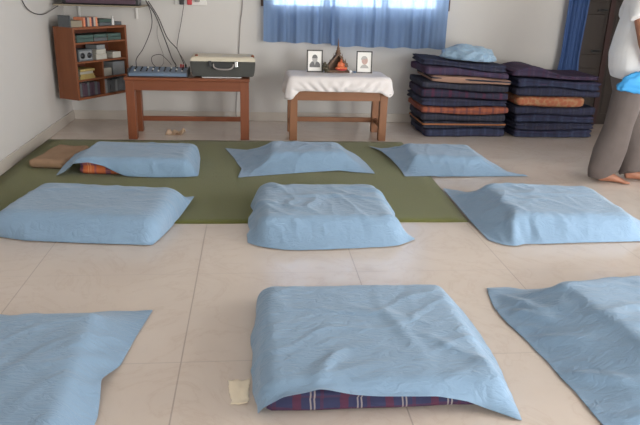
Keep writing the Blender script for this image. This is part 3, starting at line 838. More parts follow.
# framed portraits
def portrait(x, y, label, inkm, ang, style):
    t = empty('photo_frame', (x, y, ALT), ang, label, 'picture frame', 'framed portraits on the altar')
    w, h, b = 0.152, 0.205, 0.011
    tilt = Matrix.Rotation(-0.10, 3, 'X')
    def T(bm):
        for v in bm.verts: v.co = tilt @ v.co
        return bm
    bm = bmesh.new()
    box(bm, -w / 2, w / 2, -0.008, 0.008, 0, b, bev=0.002); box(bm, -w / 2, w / 2, -0.008, 0.008, h - b, h, bev=0.002)
    box(bm, -w / 2, -w / 2 + b, -0.008, 0.008, 0, h, bev=0.002); box(bm, w / 2 - b, w / 2, -0.008, 0.008, 0, h, bev=0.002)
    build('frame', T(bm), M['frame_black'], t)
    p = build('print', T(bx(-w / 2 + 0.008, w / 2 - 0.008, -0.002, 0.004, 0.008, h - 0.008)), M['mount'], t)
    def flat(name, pts, m, y):
        bm = bmesh.new()
        vs = [bm.verts.new((px, y, pz)) for px, pz in pts]
        f = bm.faces.new(vs)
        r = bmesh.ops.extrude_face_region(bm, geom=[f])
        for v in r['geom']:
            if isinstance(v, bmesh.types.BMVert): v.co.y -= 0.0008
        return build(name, T(bm), m, p)
    if style == 0:
        flat('shoulders', [(-0.050, 0.045), (0.050, 0.045), (0.050, 0.075), (0.036, 0.092), (0.015, 0.103), (-0.015, 0.103), (-0.036, 0.092), (-0.050, 0.07)], M['ink'], -0.0024)
        flat('head', [(0.030 * math.cos(a) * 0.85, 0.122 + 0.034 * math.sin(a)) for a in [2 * PI * k / 18 for k in range(18)]], M['ink_light'], -0.0030)
        flat('hair', [(0.030 * math.cos(a) * 0.9, 0.128 + 0.034 * math.sin(a)) for a in [PI * k / 12 for k in range(13)]], M['ink'], -0.0036)
        flat('lapel', [(-0.012, 0.10), (0.012, 0.10), (0.0, 0.060)], M['ink_light'], -0.0036)
    else:
        flat('head', [(0.004 + 0.030 * math.cos(a), 0.118 + 0.038 * math.sin(a)) for a in [2 * PI * k / 18 for k in range(18)]], inkm, -0.0024)
        flat('hair', [(0.0 + 0.031 * math.cos(a), 0.128 + 0.032 * math.sin(a)) for a in [PI * 0.1 + PI * 0.95 * k / 12 for k in range(13)]], M['ink_light'], -0.0030)
        flat('shoulders', [(-0.04, 0.046), (0.045, 0.046), (0.035, 0.066), (0.012, 0.08), (-0.012, 0.08), (-0.03, 0.066)], M['ink_light'], -0.0034)
    bm = bmesh.new(); box(bm, -0.02, 0.02, 0.0, 0.004, -0.0, 0.15)
    R3 = Matrix.Rotation(0.32, 3, 'X')
    for v in bm.verts: v.co = Matrix.Translation((0, 0.064, 0.0)) @ (R3 @ v.co)
    build('easel_back', bm, M['frame_black'], t)
portrait(0.592, 6.20, 'dark framed grey portrait print standing left of the small shrine', M['ink'], 0.06, 0)
portrait(1.062, 6.18, 'dark framed faint pinkish portrait print standing right of the small shrine', M['ink_pink'], -0.03, 1)

# shrine
sh = empty('wooden_shrine', (0.815, 6.24, ALT), 0, 'small carved brown shrine with a tall spire on the altar cloth', 'shrine')
bm = bmesh.new(); box(bm, -0.11, 0.115, -0.07, 0.07, 0, 0.014, bev=0.003); box(bm, -0.095, 0.10, -0.058, 0.058, 0.014, 0.026, bev=0.003)
build('plinth', bm, M['shrine'], sh)
bm = bmesh.new()
for sx in (-1, 1):
    a = (sx * 0.098, 0.062); b = (sx * 0.0, 0.185)
    pts = [(a[0], a[1]), (a[0] - sx * 0.012, a[1] - 0.010), (b[0], b[1] - 0.022), (b[0], b[1])]
    f = [bm.verts.new((x, -0.055, z)) for x, z in pts]; g = [bm.verts.new((x, 0.055, z)) for x, z in pts]
    bm.faces.new(f); bm.faces.new(g[::-1])
    for k in range(4): bm.faces.new((f[k], g[k], g[(k + 1) % 4], f[(k + 1) % 4]))
build('roof', bm, M['shrine'], sh)
bm = bmesh.new()
box(bm, -0.09, 0.09, 0.045, 0.052, 0.026, 0.075)
pts = [(-0.085, 0.075), (0.085, 0.075), (0.0, 0.168)]
f = [bm.verts.new((x, 0.046, z)) for x, z in pts]; g = [bm.verts.new((x, 0.051, z)) for x, z in pts]
bm.faces.new(f); bm.faces.new(g[::-1])
for k in range(3): bm.faces.new((f[k], g[k], g[(k + 1) % 3], f[(k + 1) % 3]))
build('back_panel', bm, M['shrine'], sh)
for sx in (-0.082, 0.082):
    bm = bmesh.new(); lathe(bm, [(0.009, 0.026), (0.009, 0.034), (0.0055, 0.038), (0.007, 0.055), (0.0055, 0.072), (0.009, 0.078), (0.009, 0.088)], (sx, -0.045, 0), 12)
    build('pillar', bm, M['shrine'], sh, True)
bm = bmesh.new(); lathe(bm, [(0.026, 0.165), (0.030, 0.175), (0.020, 0.188), (0.022, 0.198), (0.013, 0.21), (0.015, 0.218), (0.009, 0.235), (0.0065, 0.26), (0.0035, 0.295), (0.001, 0.315)], (0, 0, 0), 14)
build('spire', bm, M['shrine'], sh, True)
for sx, z, hh in ((-0.075, 0.075, 0.05), (0.075, 0.075, 0.05), (-0.04, 0.125, 0.05), (0.04, 0.125, 0.05)):
    bm = bmesh.new(); lathe(bm, [(0.010, z), (0.012, z + 0.01), (0.005, z + 0.02), (0.0035, z + 0.035), (0.001, z + hh)], (sx, 0, 0), 10)
    build('finial', bm, M['shrine'], sh, True)
# seated figure
fg = empty('seated_figurine', (0.845, 6.205, ALT + 0.026), 0, 'small orange robed seated figurine inside the shrine', 'figurine')
bm = bmesh.new()
ellipsoid(bm, (0, 0, 0.018), (0.048, 0.030, 0.018)); ellipsoid(bm, (-0.034, -0.012, 0.016), (0.024, 0.020, 0.013)); ellipsoid(bm, (0.034, -0.012, 0.016), (0.024, 0.020, 0.013))
ellipsoid(bm, (0, 0.004, 0.048), (0.027, 0.018, 0.030)); ellipsoid(bm, (-0.026, 0, 0.046), (0.009, 0.012, 0.024)); ellipsoid(bm, (0.026, 0, 0.046), (0.009, 0.012, 0.024))
ellipsoid(bm, (0, 0.002, 0.074), (0.010, 0.009, 0.010))
build('robed_body', bm, M['orange'], fg, True)
bm = bmesh.new(); ellipsoid(bm, (0, 0, 0.090), (0.0135, 0.013, 0.016)); ellipsoid(bm, (0, 0, 0.107), (0.006, 0.006, 0.006))
build('head', bm, M['orange'], fg, True)
bm = bmesh.new(); lathe(bm, [(0.050, -0.002), (0.056, 0.003), (0.050, 0.008)], (0, 0, 0), 20)
build('lotus_seat', bm, M['red'], fg, True)
# offerings
def bowl(name, x, y, r, h, m, label, cat):
    bm = bmesh.new(); lathe(bm, [(r * 0.6, 0), (r * 0.62, 0.004), (r, h * 0.9), (r, h), (r * 0.88, h), (r * 0.5, h * 0.25), (0.001, h * 0.2)], (0, 0, 0), 18)
    o = build(name, bm, m, None, True); o.location = (x, y, ALT); return tag(o, label, cat)
bowl('offering_cup', 0.925, 6.13, 0.014, 0.03, M['white_plastic'], 'tiny white cup on the altar just right of the orange figurine', 'cup')
bowl('offering_bowl', 0.968, 6.15, 0.018, 0.02, M['mixer'], 'tiny blue-grey bowl on the altar left of the pinkish portrait', 'bowl')
bm = bmesh.new()
r2 = random.Random(5)
for k in range(44):
    a = r2.uniform(0, 2 * PI); rr = r2.uniform(0.0, 0.036); z = r2.uniform(0.006, 0.11) * (1 - rr * 16)
    rot = Matrix.Rotation(r2.uniform(0, 6), 3, 'Z') @ Matrix.Rotation(r2.uniform(0, 2), 3, 'X')
    ellipsoid(bm, (rr * math.cos(a), rr * math.sin(a), max(0.010, z)), (0.017, 0.009, 0.004), 8, rot)
o = build('dried_posy', bm, M['dark_leaf'], None, True); o.location = (0.688, 6.17, ALT)
tag(o, 'small dark leafy posy on the altar left of the shrine', 'posy')

# ------------------------------------------------------------------ things on the long bench
mx = empty('audio_mixer', (-0.835, 6.06, 0.5605), 0.0, 'blue-grey audio mixer with knobs on the left of the long bench', 'mixer')
bm = bmesh.new()
W2, D2 = 0.255, 0.12
prof = [(-D2, 0.006), (D2, 0.006), (D2, 0.062), (D2 - 0.03, 0.066), (-D2, 0.034)]
a = [bm.verts.new((-W2, y, z)) for y, z in prof]; b = [bm.verts.new((W2, y, z)) for y, z in prof]
bm.faces.new(a); bm.faces.new(b[::-1])
for k in range(5): bm.faces.new((a[k], a[(k + 1) % 5], b[(k + 1) % 5], b[k]))
bmesh.ops.bevel(bm, geom=list(bm.edges), offset=0.003, segments=2, affect='EDGES')
build('body', bm, M['mixer'], mx)
for sx in (-1, 1): build('end_cheek', bx(sx * (W2 + 0.004) - 0.005, sx * (W2 + 0.004) + 0.005, -D2 - 0.004, D2 + 0.004, 0.0, 0.07, bev=0.002), M['black_plastic'], mx)
sl = (0.066 - 0.034) / (2 * D2 - 0.03)
for i in range(9):
    for j in range(3):
        y = -0.055 + j * 0.05; z = 0.034 + sl * (y + D2)
        bm = bmesh.new(); lathe(bm, [(0.0075, 0), (0.0075, 0.011), (0.006, 0.013)], (-0.21 + i * 0.052, y, z - 0.001), 10)
        build('knob', bm, M['white_plastic'] if (i + j) % 4 == 0 else M['black_plastic'], mx, True)
for i, mm in enumerate(('red', 'red', 'black_plastic')):
    bm = bmesh.new(); lathe(bm, [(0.008, 0), (0.008, 0.028), (0.004, 0.034)], (0.185 + i * 0.022, 0.075 - 0.02 * (i % 2), 0.062), 10)
    build('jack_plug', bm, M[mm], mx, True)

cs = empty('hard_case', (-0.262, 6.10, 0.5605), 0.02, 'charcoal hard case with cream lid and handle on the right of the long bench', 'case')
build('tray', bx(-0.19, 0.16, -0.165, 0.10, 0.0, 0.012, bev=0.003), M['chrome'], cs)
bm = bmesh.new()
lo = [(-0.272, -0.155), (0.272, -0.155), (0.272, 0.155), (-0.272, 0.155)]; hi = [(-0.290, -0.168), (0.290, -0.168), (0.290, 0.165), (-0.290, 0.165)]
ring_loft(bm, [[(x, y, 0.0125) for x, y in lo], [(x, y, 0.060) for x, y in [(a * 1.04, b * 1.03) for a, b in lo]], [(x, y, 0.146) for x, y in hi]])
bmesh.ops.bevel(bm, geom=list(bm.edges), offset=0.008, segments=2, affect='EDGES')
build('case_body', bm, M['case_dark'], cs)
bm = bmesh.new()
ring_loft(bm, [[(x, y, 0.1465) for x, y in hi], [(x * 0.985, y * 0.98, 0.170) for x, y in hi], [(x * 0.93, y * 0.9 + 0.006, 0.186) for x, y in hi]])
bmesh.ops.bevel(bm, geom=list(bm.edges), offset=0.006, segments=2, affect='EDGES')
lid = build('lid', bm, M['case_cream'], cs)
for sx in (-0.235, 0.265):
    bm = bmesh.new(); lathe(bm, [(0.014, 0), (0.014, 0.018), (0.009, 0.024)], (sx, -0.09, 0.176), 12)
    build('lid_catch', bm, M['orange'] if False else M['wood'], lid, True)
bm = bmesh.new(); box(bm, -0.10, 0.11, -0.172, -0.158, 0.085, 0.140, bev=0.004)
build('handle_recess', bm, M['black_plastic'], cs)
bm = bmesh.new(); tube(bm, smooth_path([(-0.085, -0.172, 0.125), (-0.078, -0.192, 0.100), (-0.04, -0.200, 0.084), (0.05, -0.200, 0.084), (0.085, -0.192, 0.100), (0.092, -0.172, 0.125)], 5), 0.007, 8)
build('handle', bm, M['grey_cable'], cs, True)
for sx in (-0.115, 0.118): build('latch', bx(sx - 0.014, sx + 0.014, -0.186, -0.158, 0.100, 0.152, bev=0.004), M['chrome' if sx > 0 else 'black_plastic'], cs)

# ------------------------------------------------------------------ cables, switchboard, television
def cable(label, pts, r=0.004, m='cable'):
    bm = bmesh.new(); tube(bm, smooth_path(pts, 7), r, 6)
    o = build('cable', bm, M[m], None, True)
    return tag(o, label, 'cable')
cable('dark cable hanging from the television down behind the left end of the mixer', [(-1.03, 6.76, 1.19), (-0.985, 6.76, 1.07), (-0.99, 6.76, 0.93), (-1.07, 6.72, 0.74), (-1.10, 6.45, 0.66), (-1.06, 6.21, 0.61)])
cable('thick dark cable sweeping from the television to the middle of the mixer', [(-1.03, 6.775, 1.18), (-0.95, 6.77, 1.06), (-0.89, 6.74, 0.91), (-0.83, 6.66, 0.77), (-0.76, 6.40, 0.68), (-0.70, 6.17, 0.645), (-0.70, 6.13, 0.63)], 0.005)
cable('dark cable curving from the television to the red plugs of the mixer', [(-1.01, 6.79, 1.18), (-0.92, 6.785, 1.03), (-0.84, 6.76, 0.84), (-0.74, 6.64, 0.75), (-0.66, 6.30, 0.69), (-0.625, 6.14, 0.66)], 0.0045)
cable('thin cable running down the wall from the switchboard to the mixer', [(-0.665, 6.785, 1.17), (-0.70, 6.79, 0.99), (-0.735, 6.79, 0.84), (-0.74, 6.70, 0.74), (-0.66, 6.40, 0.68), (-0.61, 6.15, 0.655)], 0.003)
cable('short grey cable end dangling on the wall between the dark cables', [(-0.935, 6.79, 0.95), (-0.94, 6.79, 0.86), (-0.915, 6.79, 0.75), (-0.89, 6.77, 0.68), (-0.86, 6.55, 0.62), (-0.85, 6.21, 0.61)], 0.003, 'grey_cable')
cable('looped thin cable standing up behind the mixer', [(-0.87, 6.22, 0.60), (-0.93, 6.30, 0.64), (-0.93, 6.32, 0.70), (-0.85, 6.30, 0.72), (-0.78, 6.26, 0.67), (-0.74, 6.16, 0.645)], 0.003)
cable('straight grey cable running down the bare wall behind the dark case', [(-0.085, 6.812, 2.2), (-0.09, 6.812, 1.25), (-0.115, 6.812, 1.0), (-0.13, 6.812, 0.75), (-0.15, 6.81, 0.4), (-0.17, 6.79, 0.12), (-0.16, 6.76, 0.012)], 0.0045, 'grey_cable')
cable('dark cable looping along the left wall to the television', [(-1.815, 5.45, 1.40), (-1.815, 5.60, 1.19), (-1.815, 5.78, 1.10), (-1.81, 6.08, 1.065), (-1.80, 6.40, 1.105), (-1.76, 6.60, 1.16)], 0.004)

sb = empty('switchboard', (-0.60, 6.82, 1.155), 0, 'white wall switchboard with plugs above the long bench', 'switchboard')
build('back_box', bx(-0.155, 0.155, -0.02, 0, 0, 0.16, bev=0.004), M['white_plastic'], sb)
for k in range(4): build('switch', bx(-0.13 + k * 0.07, -0.105 + k * 0.07, -0.028, -0.0195, 0.10, 0.135, bev=0.003), M['white_plastic'], sb)
for k, mm in enumerate(('black_plastic', 'red', 'grey_cable')):
    bm = bmesh.new(); x = -0.085 + k * 0.075
    box(bm, x - 0.024, x + 0.024, -0.055, -0.0195, 0.002 if k < 2 else 0.03, 0.06, bev=0.008)
    build('plug', bm, M[mm], sb)

sf = empty('wall_shelf', (-1.38, 6.56, 1.132), 0, 'pale narrow wall shelf under the dark television at the top left', 'shelf')
build('shelf_board', bx(-0.41, 0.36, -0.23, 0.255, 0, 0.014, bev=0.003), M['beige_box'], sf)
for sx in (-0.3, 0.25):
    bm = bmesh.new(); box(bm, sx - 0.01, sx + 0.01, 0.05, 0.255, -0.014, -0.0005, bev=0.002); box(bm, sx - 0.01, sx + 0.01, 0.241, 0.256, -0.12, -0.014, bev=0.002)
    build('bracket', bm, M['white_plastic'], sf)
tv = empty('television', (-1.37, 6.50, 1.1465), 0, 'dark television set on the wall shelf, only its base in the photo', 'television')
bm = bmesh.new(); box(bm, -0.345, 0.345, -0.14, -0.02, 0.0, 0.46, bev=0.012); box(bm, -0.25, 0.25, -0.02, 0.24, 0.03, 0.38, bev=0.03)
build('casing', bm, M['black_plastic'], tv)
build('screen', bx(-0.305, 0.305, -0.146, -0.139, 0.075, 0.43, bev=0.004), M['screen'], tv)
build('speaker_strip', bx(-0.31, 0.31, -0.145, -0.139, 0.012, 0.05, bev=0.003), M['plum_book'], tv)

# ------------------------------------------------------------------ corner wall cabinet
ang = math.atan2(0.5873, 0.3660)
CZ = 0.312
cb = empty('wall_cabinet', (-1.577, 6.096, CZ), ang, 'red-brown open cabinet of books and boxes hung across the left corner', 'cabinet')
W, Dp, Hh, th = 0.68, 0.24, 0.645, 0.022
build('side_panel', bx(0, th, 0, Dp, 0, Hh, bev=0.002), M['cab'], cb)
build('side_panel', bx(W - th, W, 0, Dp, 0, Hh, bev=0.002), M['cab'], cb)
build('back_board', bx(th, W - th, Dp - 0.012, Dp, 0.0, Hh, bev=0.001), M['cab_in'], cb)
build('top_board', bx(th, W - th, 0, Dp - 0.0125, Hh - th, Hh, bev=0.002), M['cab'], cb)
build('bottom_board', bx(th, W - th, 0, Dp - 0.0125, 0, th, bev=0.002), M['cab'], cb)
SH = [0.165, 0.325, 0.495]
for z in SH: build('shelf', bx(th, W - th, 0.006, Dp - 0.0125, z, z + 0.016, bev=0.0015), M['cab'], cb)
for z0, z1 in ((th, SH[0]), (SH[0] + 0.016, SH[1])):
    build('divider', bx(0.335, 0.351, 0.008, Dp - 0.0125, z0, z1, bev=0.0015), M['cab'], cb)
ca, sa = math.cos(ang), math.sin(ang)
def cabw(x, y, z): return (-1.577 + ca * x - sa * y, 6.096 + sa * x + ca * y, CZ + z)
def onshelf(name, x0, x1, y0, y1, z0, h, m, label, cat, group=None, page=None, rz=0.0):
    c = cabw((x0 + x1) / 2, (y0 + y1) / 2, z0)
    hw, hd = (x1 - x0) / 2, (y1 - y0) / 2
    t = empty(name, c, ang + rz, label, cat, group)
    if page is None:
        build('casing', bx(-hw, hw, -hd, hd, 0, h, bev=0.003), M[m], t)
    elif page == 'up':                                   # upright book: spine to the front
        build('cover', bm_cover(hw, hd, h, True), M[m], t)
        build('pages', bx(-hw + 0.003, hw - 0.003, -hd + 0.004, hd - 0.004, 0.003, h - 0.003), M['white_book'], t)
    else:
        build('cover', bm_cover(hw, hd, h, False), M[m], t)
        build('pages', bx(-hw + 0.004, hw - 0.004, -hd + 0.004, hd - 0.004, 0.003, h - 0.003), M['white_book'], t)
    return t
def bm_cover(hw, hd, h, upright):
    bm = bmesh.new()
    if upright:
        box(bm, -hw, -hw + 0.003, -hd, hd, 0, h); box(bm, hw - 0.003, hw, -hd, hd, 0, h); box(bm, -hw, hw, -hd, -hd + 0.004, 0, h)
    else:
        box(bm, -hw, hw, -hd, hd, 0, 0.003); box(bm, -hw, hw, -hd, hd, h - 0.003, h); box(bm, -hw, hw, -hd, -hd + 0.004, 0, h)
    return bm
# top shelf: flat green books
z = SH[2] + 0.0165
ordn = ['lower', 'upper']
for k, (x0, x1, nb) in enumerate(((0.06, 0.26, 2), (0.27, 0.43, 2), (0.45, 0.62, 2))):
    for q in range(nb):
        onshelf('book', x0, x1, 0.02, 0.20, z + q * 0.032, 0.031, 'green_book' if q else ('slate_book' if k == 1 else 'green_book'),
                '%s green book lying flat in the %s pile on the cabinet top shelf' % (ordn[q], ['left', 'middle', 'right'][k]) if not (k == 1 and q == 0) else 'slate book under a green one in the middle pile of the cabinet top shelf', 'book', 'green books on the cabinet top shelf', 'flat')
# second shelf: radio, white box stack, small box
z = SH[1] + 0.0165
rd = onshelf('radio', 0.07, 0.245, 0.03, 0.15, z, 0.105, 'slate_book', 'small grey and dark radio on the left of the cabinet second shelf', 'radio')
build('front_panel', bx(-0.075, 0.075, -0.064, -0.0605, 0.012, 0.092, bev=0.002), M['grey_book'], rd)
for sx in (-0.042, 0.042):
    bm = bmesh.new(); lathe(bm, [(0.026, -0.002), (0.026, 0.003), (0.004, 0.005)], (0, 0, 0), 18)
    for v in bm.verts: v.co = Matrix.Rotation(PI / 2, 3, 'X') @ v.co + Vector((sx, -0.0655, 0.05))
    build('speaker_cone', bm, M['black_plastic'], rd, True)
zz = z
for q, (hh, mm, lb) in enumerate(((0.05, 'white_book', 'off-white carton under another in the middle of the cabinet second shelf'), (0.045, 'white_book', 'off-white carton between two others in the middle of the cabinet second shelf'), (0.04, 'grey_book', 'grey carton topmost of the middle pile on the cabinet second shelf'))):
    onshelf('small_carton', 0.29 + q * 0.006, 0.425 - q * 0.008, 0.03, 0.17, zz, hh - 0.001, mm, lb, 'box', 'cartons in the middle of the cabinet'); zz += hh
onshelf('small_carton', 0.505, 0.615, 0.03, 0.15, z, 0.058, 'white_book', 'small lone off-white carton on the right of the cabinet second shelf', 'box')
# third shelf
z = SH[0] + 0.0165
for q in range(4):
    onshelf('book', 0.06 + 0.008 * (q % 2), 0.245 - 0.012 * (q % 3), 0.02, 0.19, z + q * 0.023, 0.022, 'yellow_book' if q != 2 else 'white_book',
            ['yellow book at the bottom of the pile on the cabinet third shelf', 'yellow book second from the bottom on the cabinet third shelf', 'off-white book between yellow ones on the cabinet third shelf', 'yellow book on top of the pile on the cabinet third shelf'][q], 'book', 'yellow book pile', 'flat')
onshelf('small_carton', 0.365, 0.475, 0.03, 0.16, z, 0.075, 'white_book', 'off-white carton right of the divider on the cabinet third shelf', 'box')
onshelf('small_carton', 0.485, 0.645, 0.02, 0.18, z, 0.125, 'grey_book', 'larger grey carton at the right end of the cabinet third shelf', 'box')
# bottom shelf: upright dark books
z = th + 0.0005
x = 0.05
r3 = random.Random(3)
nleft = ['first', 'second', 'third', 'fourth', 'fifth', 'sixth', 'seventh', 'eighth']
for k in range(8):
    w = r3.uniform(0.026, 0.034)
    onshelf('book', x, x + w, 0.025, 0.19, z, r3.uniform(0.115, 0.132), 'plum_book' if k % 3 else 'slate_book', '%s dark upright book from the left on the cabinet bottom shelf' % nleft[k], 'book', 'dark upright books at the bottom left of the cabinet', 'up')
    x += w + 0.0012
x = 0.365
for k in range(8):
    w = r3.uniform(0.028, 0.036)
    onshelf('book', x, x + w, 0.025, 0.19, z, r3.uniform(0.115, 0.132), 'slate_book' if k % 4 else 'grey_book', '%s slate upright book right of the divider on the cabinet bottom shelf' % nleft[k], 'book', 'slate upright books at the bottom right of the cabinet', 'up')
    x += w + 0.0012
# on top of the cabinet
z = Hh + 0.0005
onshelf('small_carton', 0.02, 0.15, 0.03, 0.16, z, 0.055, 'beige_box', 'low beige carton at the left on top of the cabinet', 'box')
bk = onshelf('book', 0.003, 0.017, 0.03, 0.17, z, 0.10, 'slate_book', 'thin dark book standing at the left end on top of the cabinet', 'book', None, 'up')
x = 0.165
for k in range(7):
    w = 0.024
    onshelf('cassette_case', x, x + w, 0.03, 0.15, z, 0.080, ['orange_spine', 'plum_book', 'white_book'][k % 3], '%s cassette case of the row on top of the cabinet, %s spine' % (nleft[k], ['orange', 'dark', 'white'][k % 3]), 'cassette', 'striped row of cassette cases on the cabinet', 'up')
    x += w + 0.001
for k in range(2):
    onshelf('book', 0.37, 0.53, 0.04, 0.19, z + k * 0.03, 0.029, ['slate_book', 'green_book'][k], ['slate book under a green one on top of the cabinet', 'green book lying on a slate one on top of the cabinet'][k], 'book', None, 'flat')
bo = empty('small_bottle', cabw(0.565, 0.06, z), 0, 'small white bottle standing near the right end on top of the cabinet', 'bottle')
bm = bmesh.new(); lathe(bm, [(0.014, 0), (0.015, 0.004), (0.015, 0.05), (0.008, 0.062), (0.008, 0.066)], (0, 0, 0), 16); build('bottle_body', bm, M['white_plastic'], bo, True)
bm = bmesh.new(); lathe(bm, [(0.009, 0.0665), (0.009, 0.082), (0.007, 0.084)], (0, 0, 0), 16); build('cap', bm, M['white_plastic'], bo, True)
onshelf('book', 0.59, 0.672, 0.05, 0.19, z, 0.03, 'slate_book', 'dark book lying flat at the right end on top of the cabinet', 'book', None, 'flat')

# ------------------------------------------------------------------ curtains
def curtain(name, x0, x1, z0a, z0b, z1, y, m, folds, amp, seed, label, cat='curtain', nx=150, nz=22, waist=None):
    bm = bmesh.new(); r_ = random.Random(seed)
    ph = [r_.uniform(0, 6.28) for _ in range(5)]
    rows = []
    for j in range(nz + 1):
        t = j / nz; row = []
        for i in range(nx + 1):
            s = i / nx
            zb = z0a + (z0b - z0a) * s
            z = zb + (z1 - zb) * t
            sp = s + 0.02 * math.sin(2 * PI * s * 2.3 + ph[0])
            a = amp * (0.75 + 0.25 * t)
            dy = a * (math.sin(2 * PI * sp * folds + ph[1] + 0.35 * math.sin(3 * t + ph[2])) + 0.45 * math.sin(2 * PI * sp * folds * 1.9 + ph[3] + 0.6 * t) + 0.25 * math.sin(2 * PI * sp * folds * 3.3 + ph[4]))
            x = x0 + (x1 - x0) * s
            yy = y + dy
            if waist: x, yy = waist(x, yy, z, s)
            row.append(bm.verts.new((x, yy, z + 0.006 * math.sin(2 * PI * s * folds * 0.7 + ph[2]) * (1 - t))))
        rows.append(row)
    for j in range(nz):
        for i in range(nx): bm.faces.new((rows[j][i], rows[j][i + 1], rows[j + 1][i + 1], rows[j + 1][i]))
    o = build(name, bm, m, None, True)
    return tag(o, label, cat)
curtain('curtain', 0.115, 0.83, 0.825, 0.815, 2.26, YB - 0.070, M['curtain'], 4.5, 0.016, 3, 'left blue curtain panel hanging over the window', nx=140)
curtain('curtain', 0.80, 1.985, 0.80, 0.795, 2.26, YB - 0.128, M['curtain'], 7, 0.016, 8, 'wider right blue curtain panel hanging over the window', nx=220)
bm = bmesh.new(); tube(bm, [(0.0, YB - 0.09, 2.275), (2.1, YB - 0.09, 2.275)], 0.012, 10)
for xx in (0.03, 2.07): tube(bm, [(xx, YB - 0.09, 2.275), (xx, YB, 2.275)], 0.008, 8)
tag(build('curtain_rod', bm, M['win_frame'], None, True), 'curtain rod above the window carrying the blue curtain panels', 'curtain rod')
def w2(x, y, z, s):
    # pulled aside: narrow, drifting a little to the left lower down
    f = 0.5 + 0.5 * math.tanh((z - 0.9) * 1.2)
    c = 3.36 + 0.02 * (z - 0.6); w = 0.19 + 0.06 * f
    if z < 0.75: w += 0.06 * (0.75 - z) / 0.25
    return c + (s - 0.5) * w, y
curtain('curtain', 3.22, 3.5, 0.53, 0.50, 2.2, YB - 0.085, M['curtain2'], 4, 0.024, 21, 'dark blue curtain gathered beside the dark door at the back right', nx=90, nz=30, waist=w2)
bm = bmesh.new(); tube(bm, [(3.1, YB - 0.085, 2.22), (4.44, YB - 0.085, 2.22)], 0.012, 10)
for xx in (3.15, 4.40): tube(bm, [(xx, YB - 0.085, 2.22), (xx, YB, 2.22)], 0.008, 8)
tag(build('curtain_rod', bm, M['win_frame'], None, True), 'curtain rod above the dark door at the back right', 'curtain rod')

# ------------------------------------------------------------------ stacks of mattresses
def stack(layers, cx, cy, group, seed0, tilt=0.0):
    z = 0.001
    for k, (h, mm, w, d, dx, dy, an, lobes, pip, label) in enumerate(layers):
        sm = slab_mesh(w, d, h, h * 0.34, seed0 + k, 0.015, lobes, 24, 18, 6)
        t0 = tilt * max(0, k - 3) / (len(layers) - 3); t1 = tilt * max(0, k - 2) / (len(layers) - 3)
        def lean(p):
            f = max(0, min(1, p.z / h)); X = p.x + dx
            wv = lambda j: 0.0 if j == 0 else 0.012 * math.sin(X * 6.5 + j * 1.9 + seed0) * (0.6 + 0.4 * math.sin(j * 2.3))
            p.z += -X * (t0 + (t1 - t0) * f) + wv(k) * (1 - f) + wv(k + 1) * f
        for v in sm.verts: lean(v.co)
        o = build('folded_mattress', sm, M[mm], None, True)
        o.location = (cx + dx, cy + dy, z); o.rotation_euler = (0, 0, math.radians(an))
        tag(o, label, 'mattress', group)
        if pip:
            bm = bmesh.new(); hw, hd = w / 2 - 0.001, d / 2 - 0.001; r = h * 0.4
            loop = []
            for sx, sy, a0 in ((1, 1, 0), (-1, 1, 90), (-1, -1, 180), (1, -1, 270)):
                for q in range(5):
                    a = math.radians(a0 + q * 22.5)
                    p = Vector((sx * (hw - r) + r * math.cos(a), sy * (hd - r) + r * math.sin(a), h * 0.62))
                    nn = noise.noise_vector(Vector((p.x * 5 + (seed0 + k) * 3.1, p.y * 5 + (seed0 + k), (p.z - h / 2) * 3 + (seed0 + k) * 1.7)))
                    p.x += nn.x * 0.024; p.y += nn.y * 0.024
                    lean(p)
                    loop.append(p)
            loop.append(loop[0].copy())
            dense = []
            for a, b in zip(loop[:-1], loop[1:]):
                n = max(1, int((b - a).length / 0.05))
                for q in range(n): dense.append(a.lerp(b, q / n))
            dense.append(loop[0])
            tube(bm, dense, 0.008, 6)
            build('piping', bm, M[pip], o, True)
        z += h + 0.002
    return z
LS = 'folded plaid mattresses in the left stack'
zl = stack([
    (0.086, 'stk_blue', 0.83, 0.60, 0.010, 0.0, 1, False, None, 'blue-navy plaid mattress on the floor at the bottom of the left stack'),
    (0.066, 'stk_grey', 0.84, 0.61, -0.005, 0.0, 0, True, 'piping_orange', 'charcoal mattress with orange piping, second from the bottom of the left stack'),
    (0.070, 'stk_grey', 0.86, 0.60, -0.01, 0.0, -1, False, None, 'plain charcoal plaid mattress just under the orange one in the left stack'),
    (0.070, 'stk_orange', 0.87, 0.61, -0.015, -0.005, 1, False, None, 'orange striped mattress in the lower half of the left stack'),
    (0.074, 'stk_navy', 0.88, 0.60, -0.02, 0.0, 0, True, None, 'dark navy folded mattress directly on the orange one in the left stack'),
    (0.076, 'stk_red', 0.88, 0.61, -0.02, 0.005, -1, False, None, 'navy mattress with crimson checks in the middle of the left stack'),
    (0.070, 'stk_grey', 0.87, 0.60, -0.03, 0.0, 1, False, None, 'charcoal mattress under the tan-edged one in the left stack'),
    (0.058, 'pinktan', 0.79, 0.60, 0.02, -0.012, 0, False, 'piping_dark', 'thin pinkish tan mattress near the top of the left stack'),
    (0.070, 'stk_purple', 0.84, 0.59, -0.02, 0.0, 1, False, None, 'purple-navy mattress second from the top of the left stack'),
    (0.062, 'stk_navy', 0.84, 0.57, -0.03, 0.01, -1, True, None, 'dark navy folded mattress on top of the left stack'),
], 2.085, 6.41, LS, 30, 0.07)
RS = 'folded plaid mattresses in the right stack'
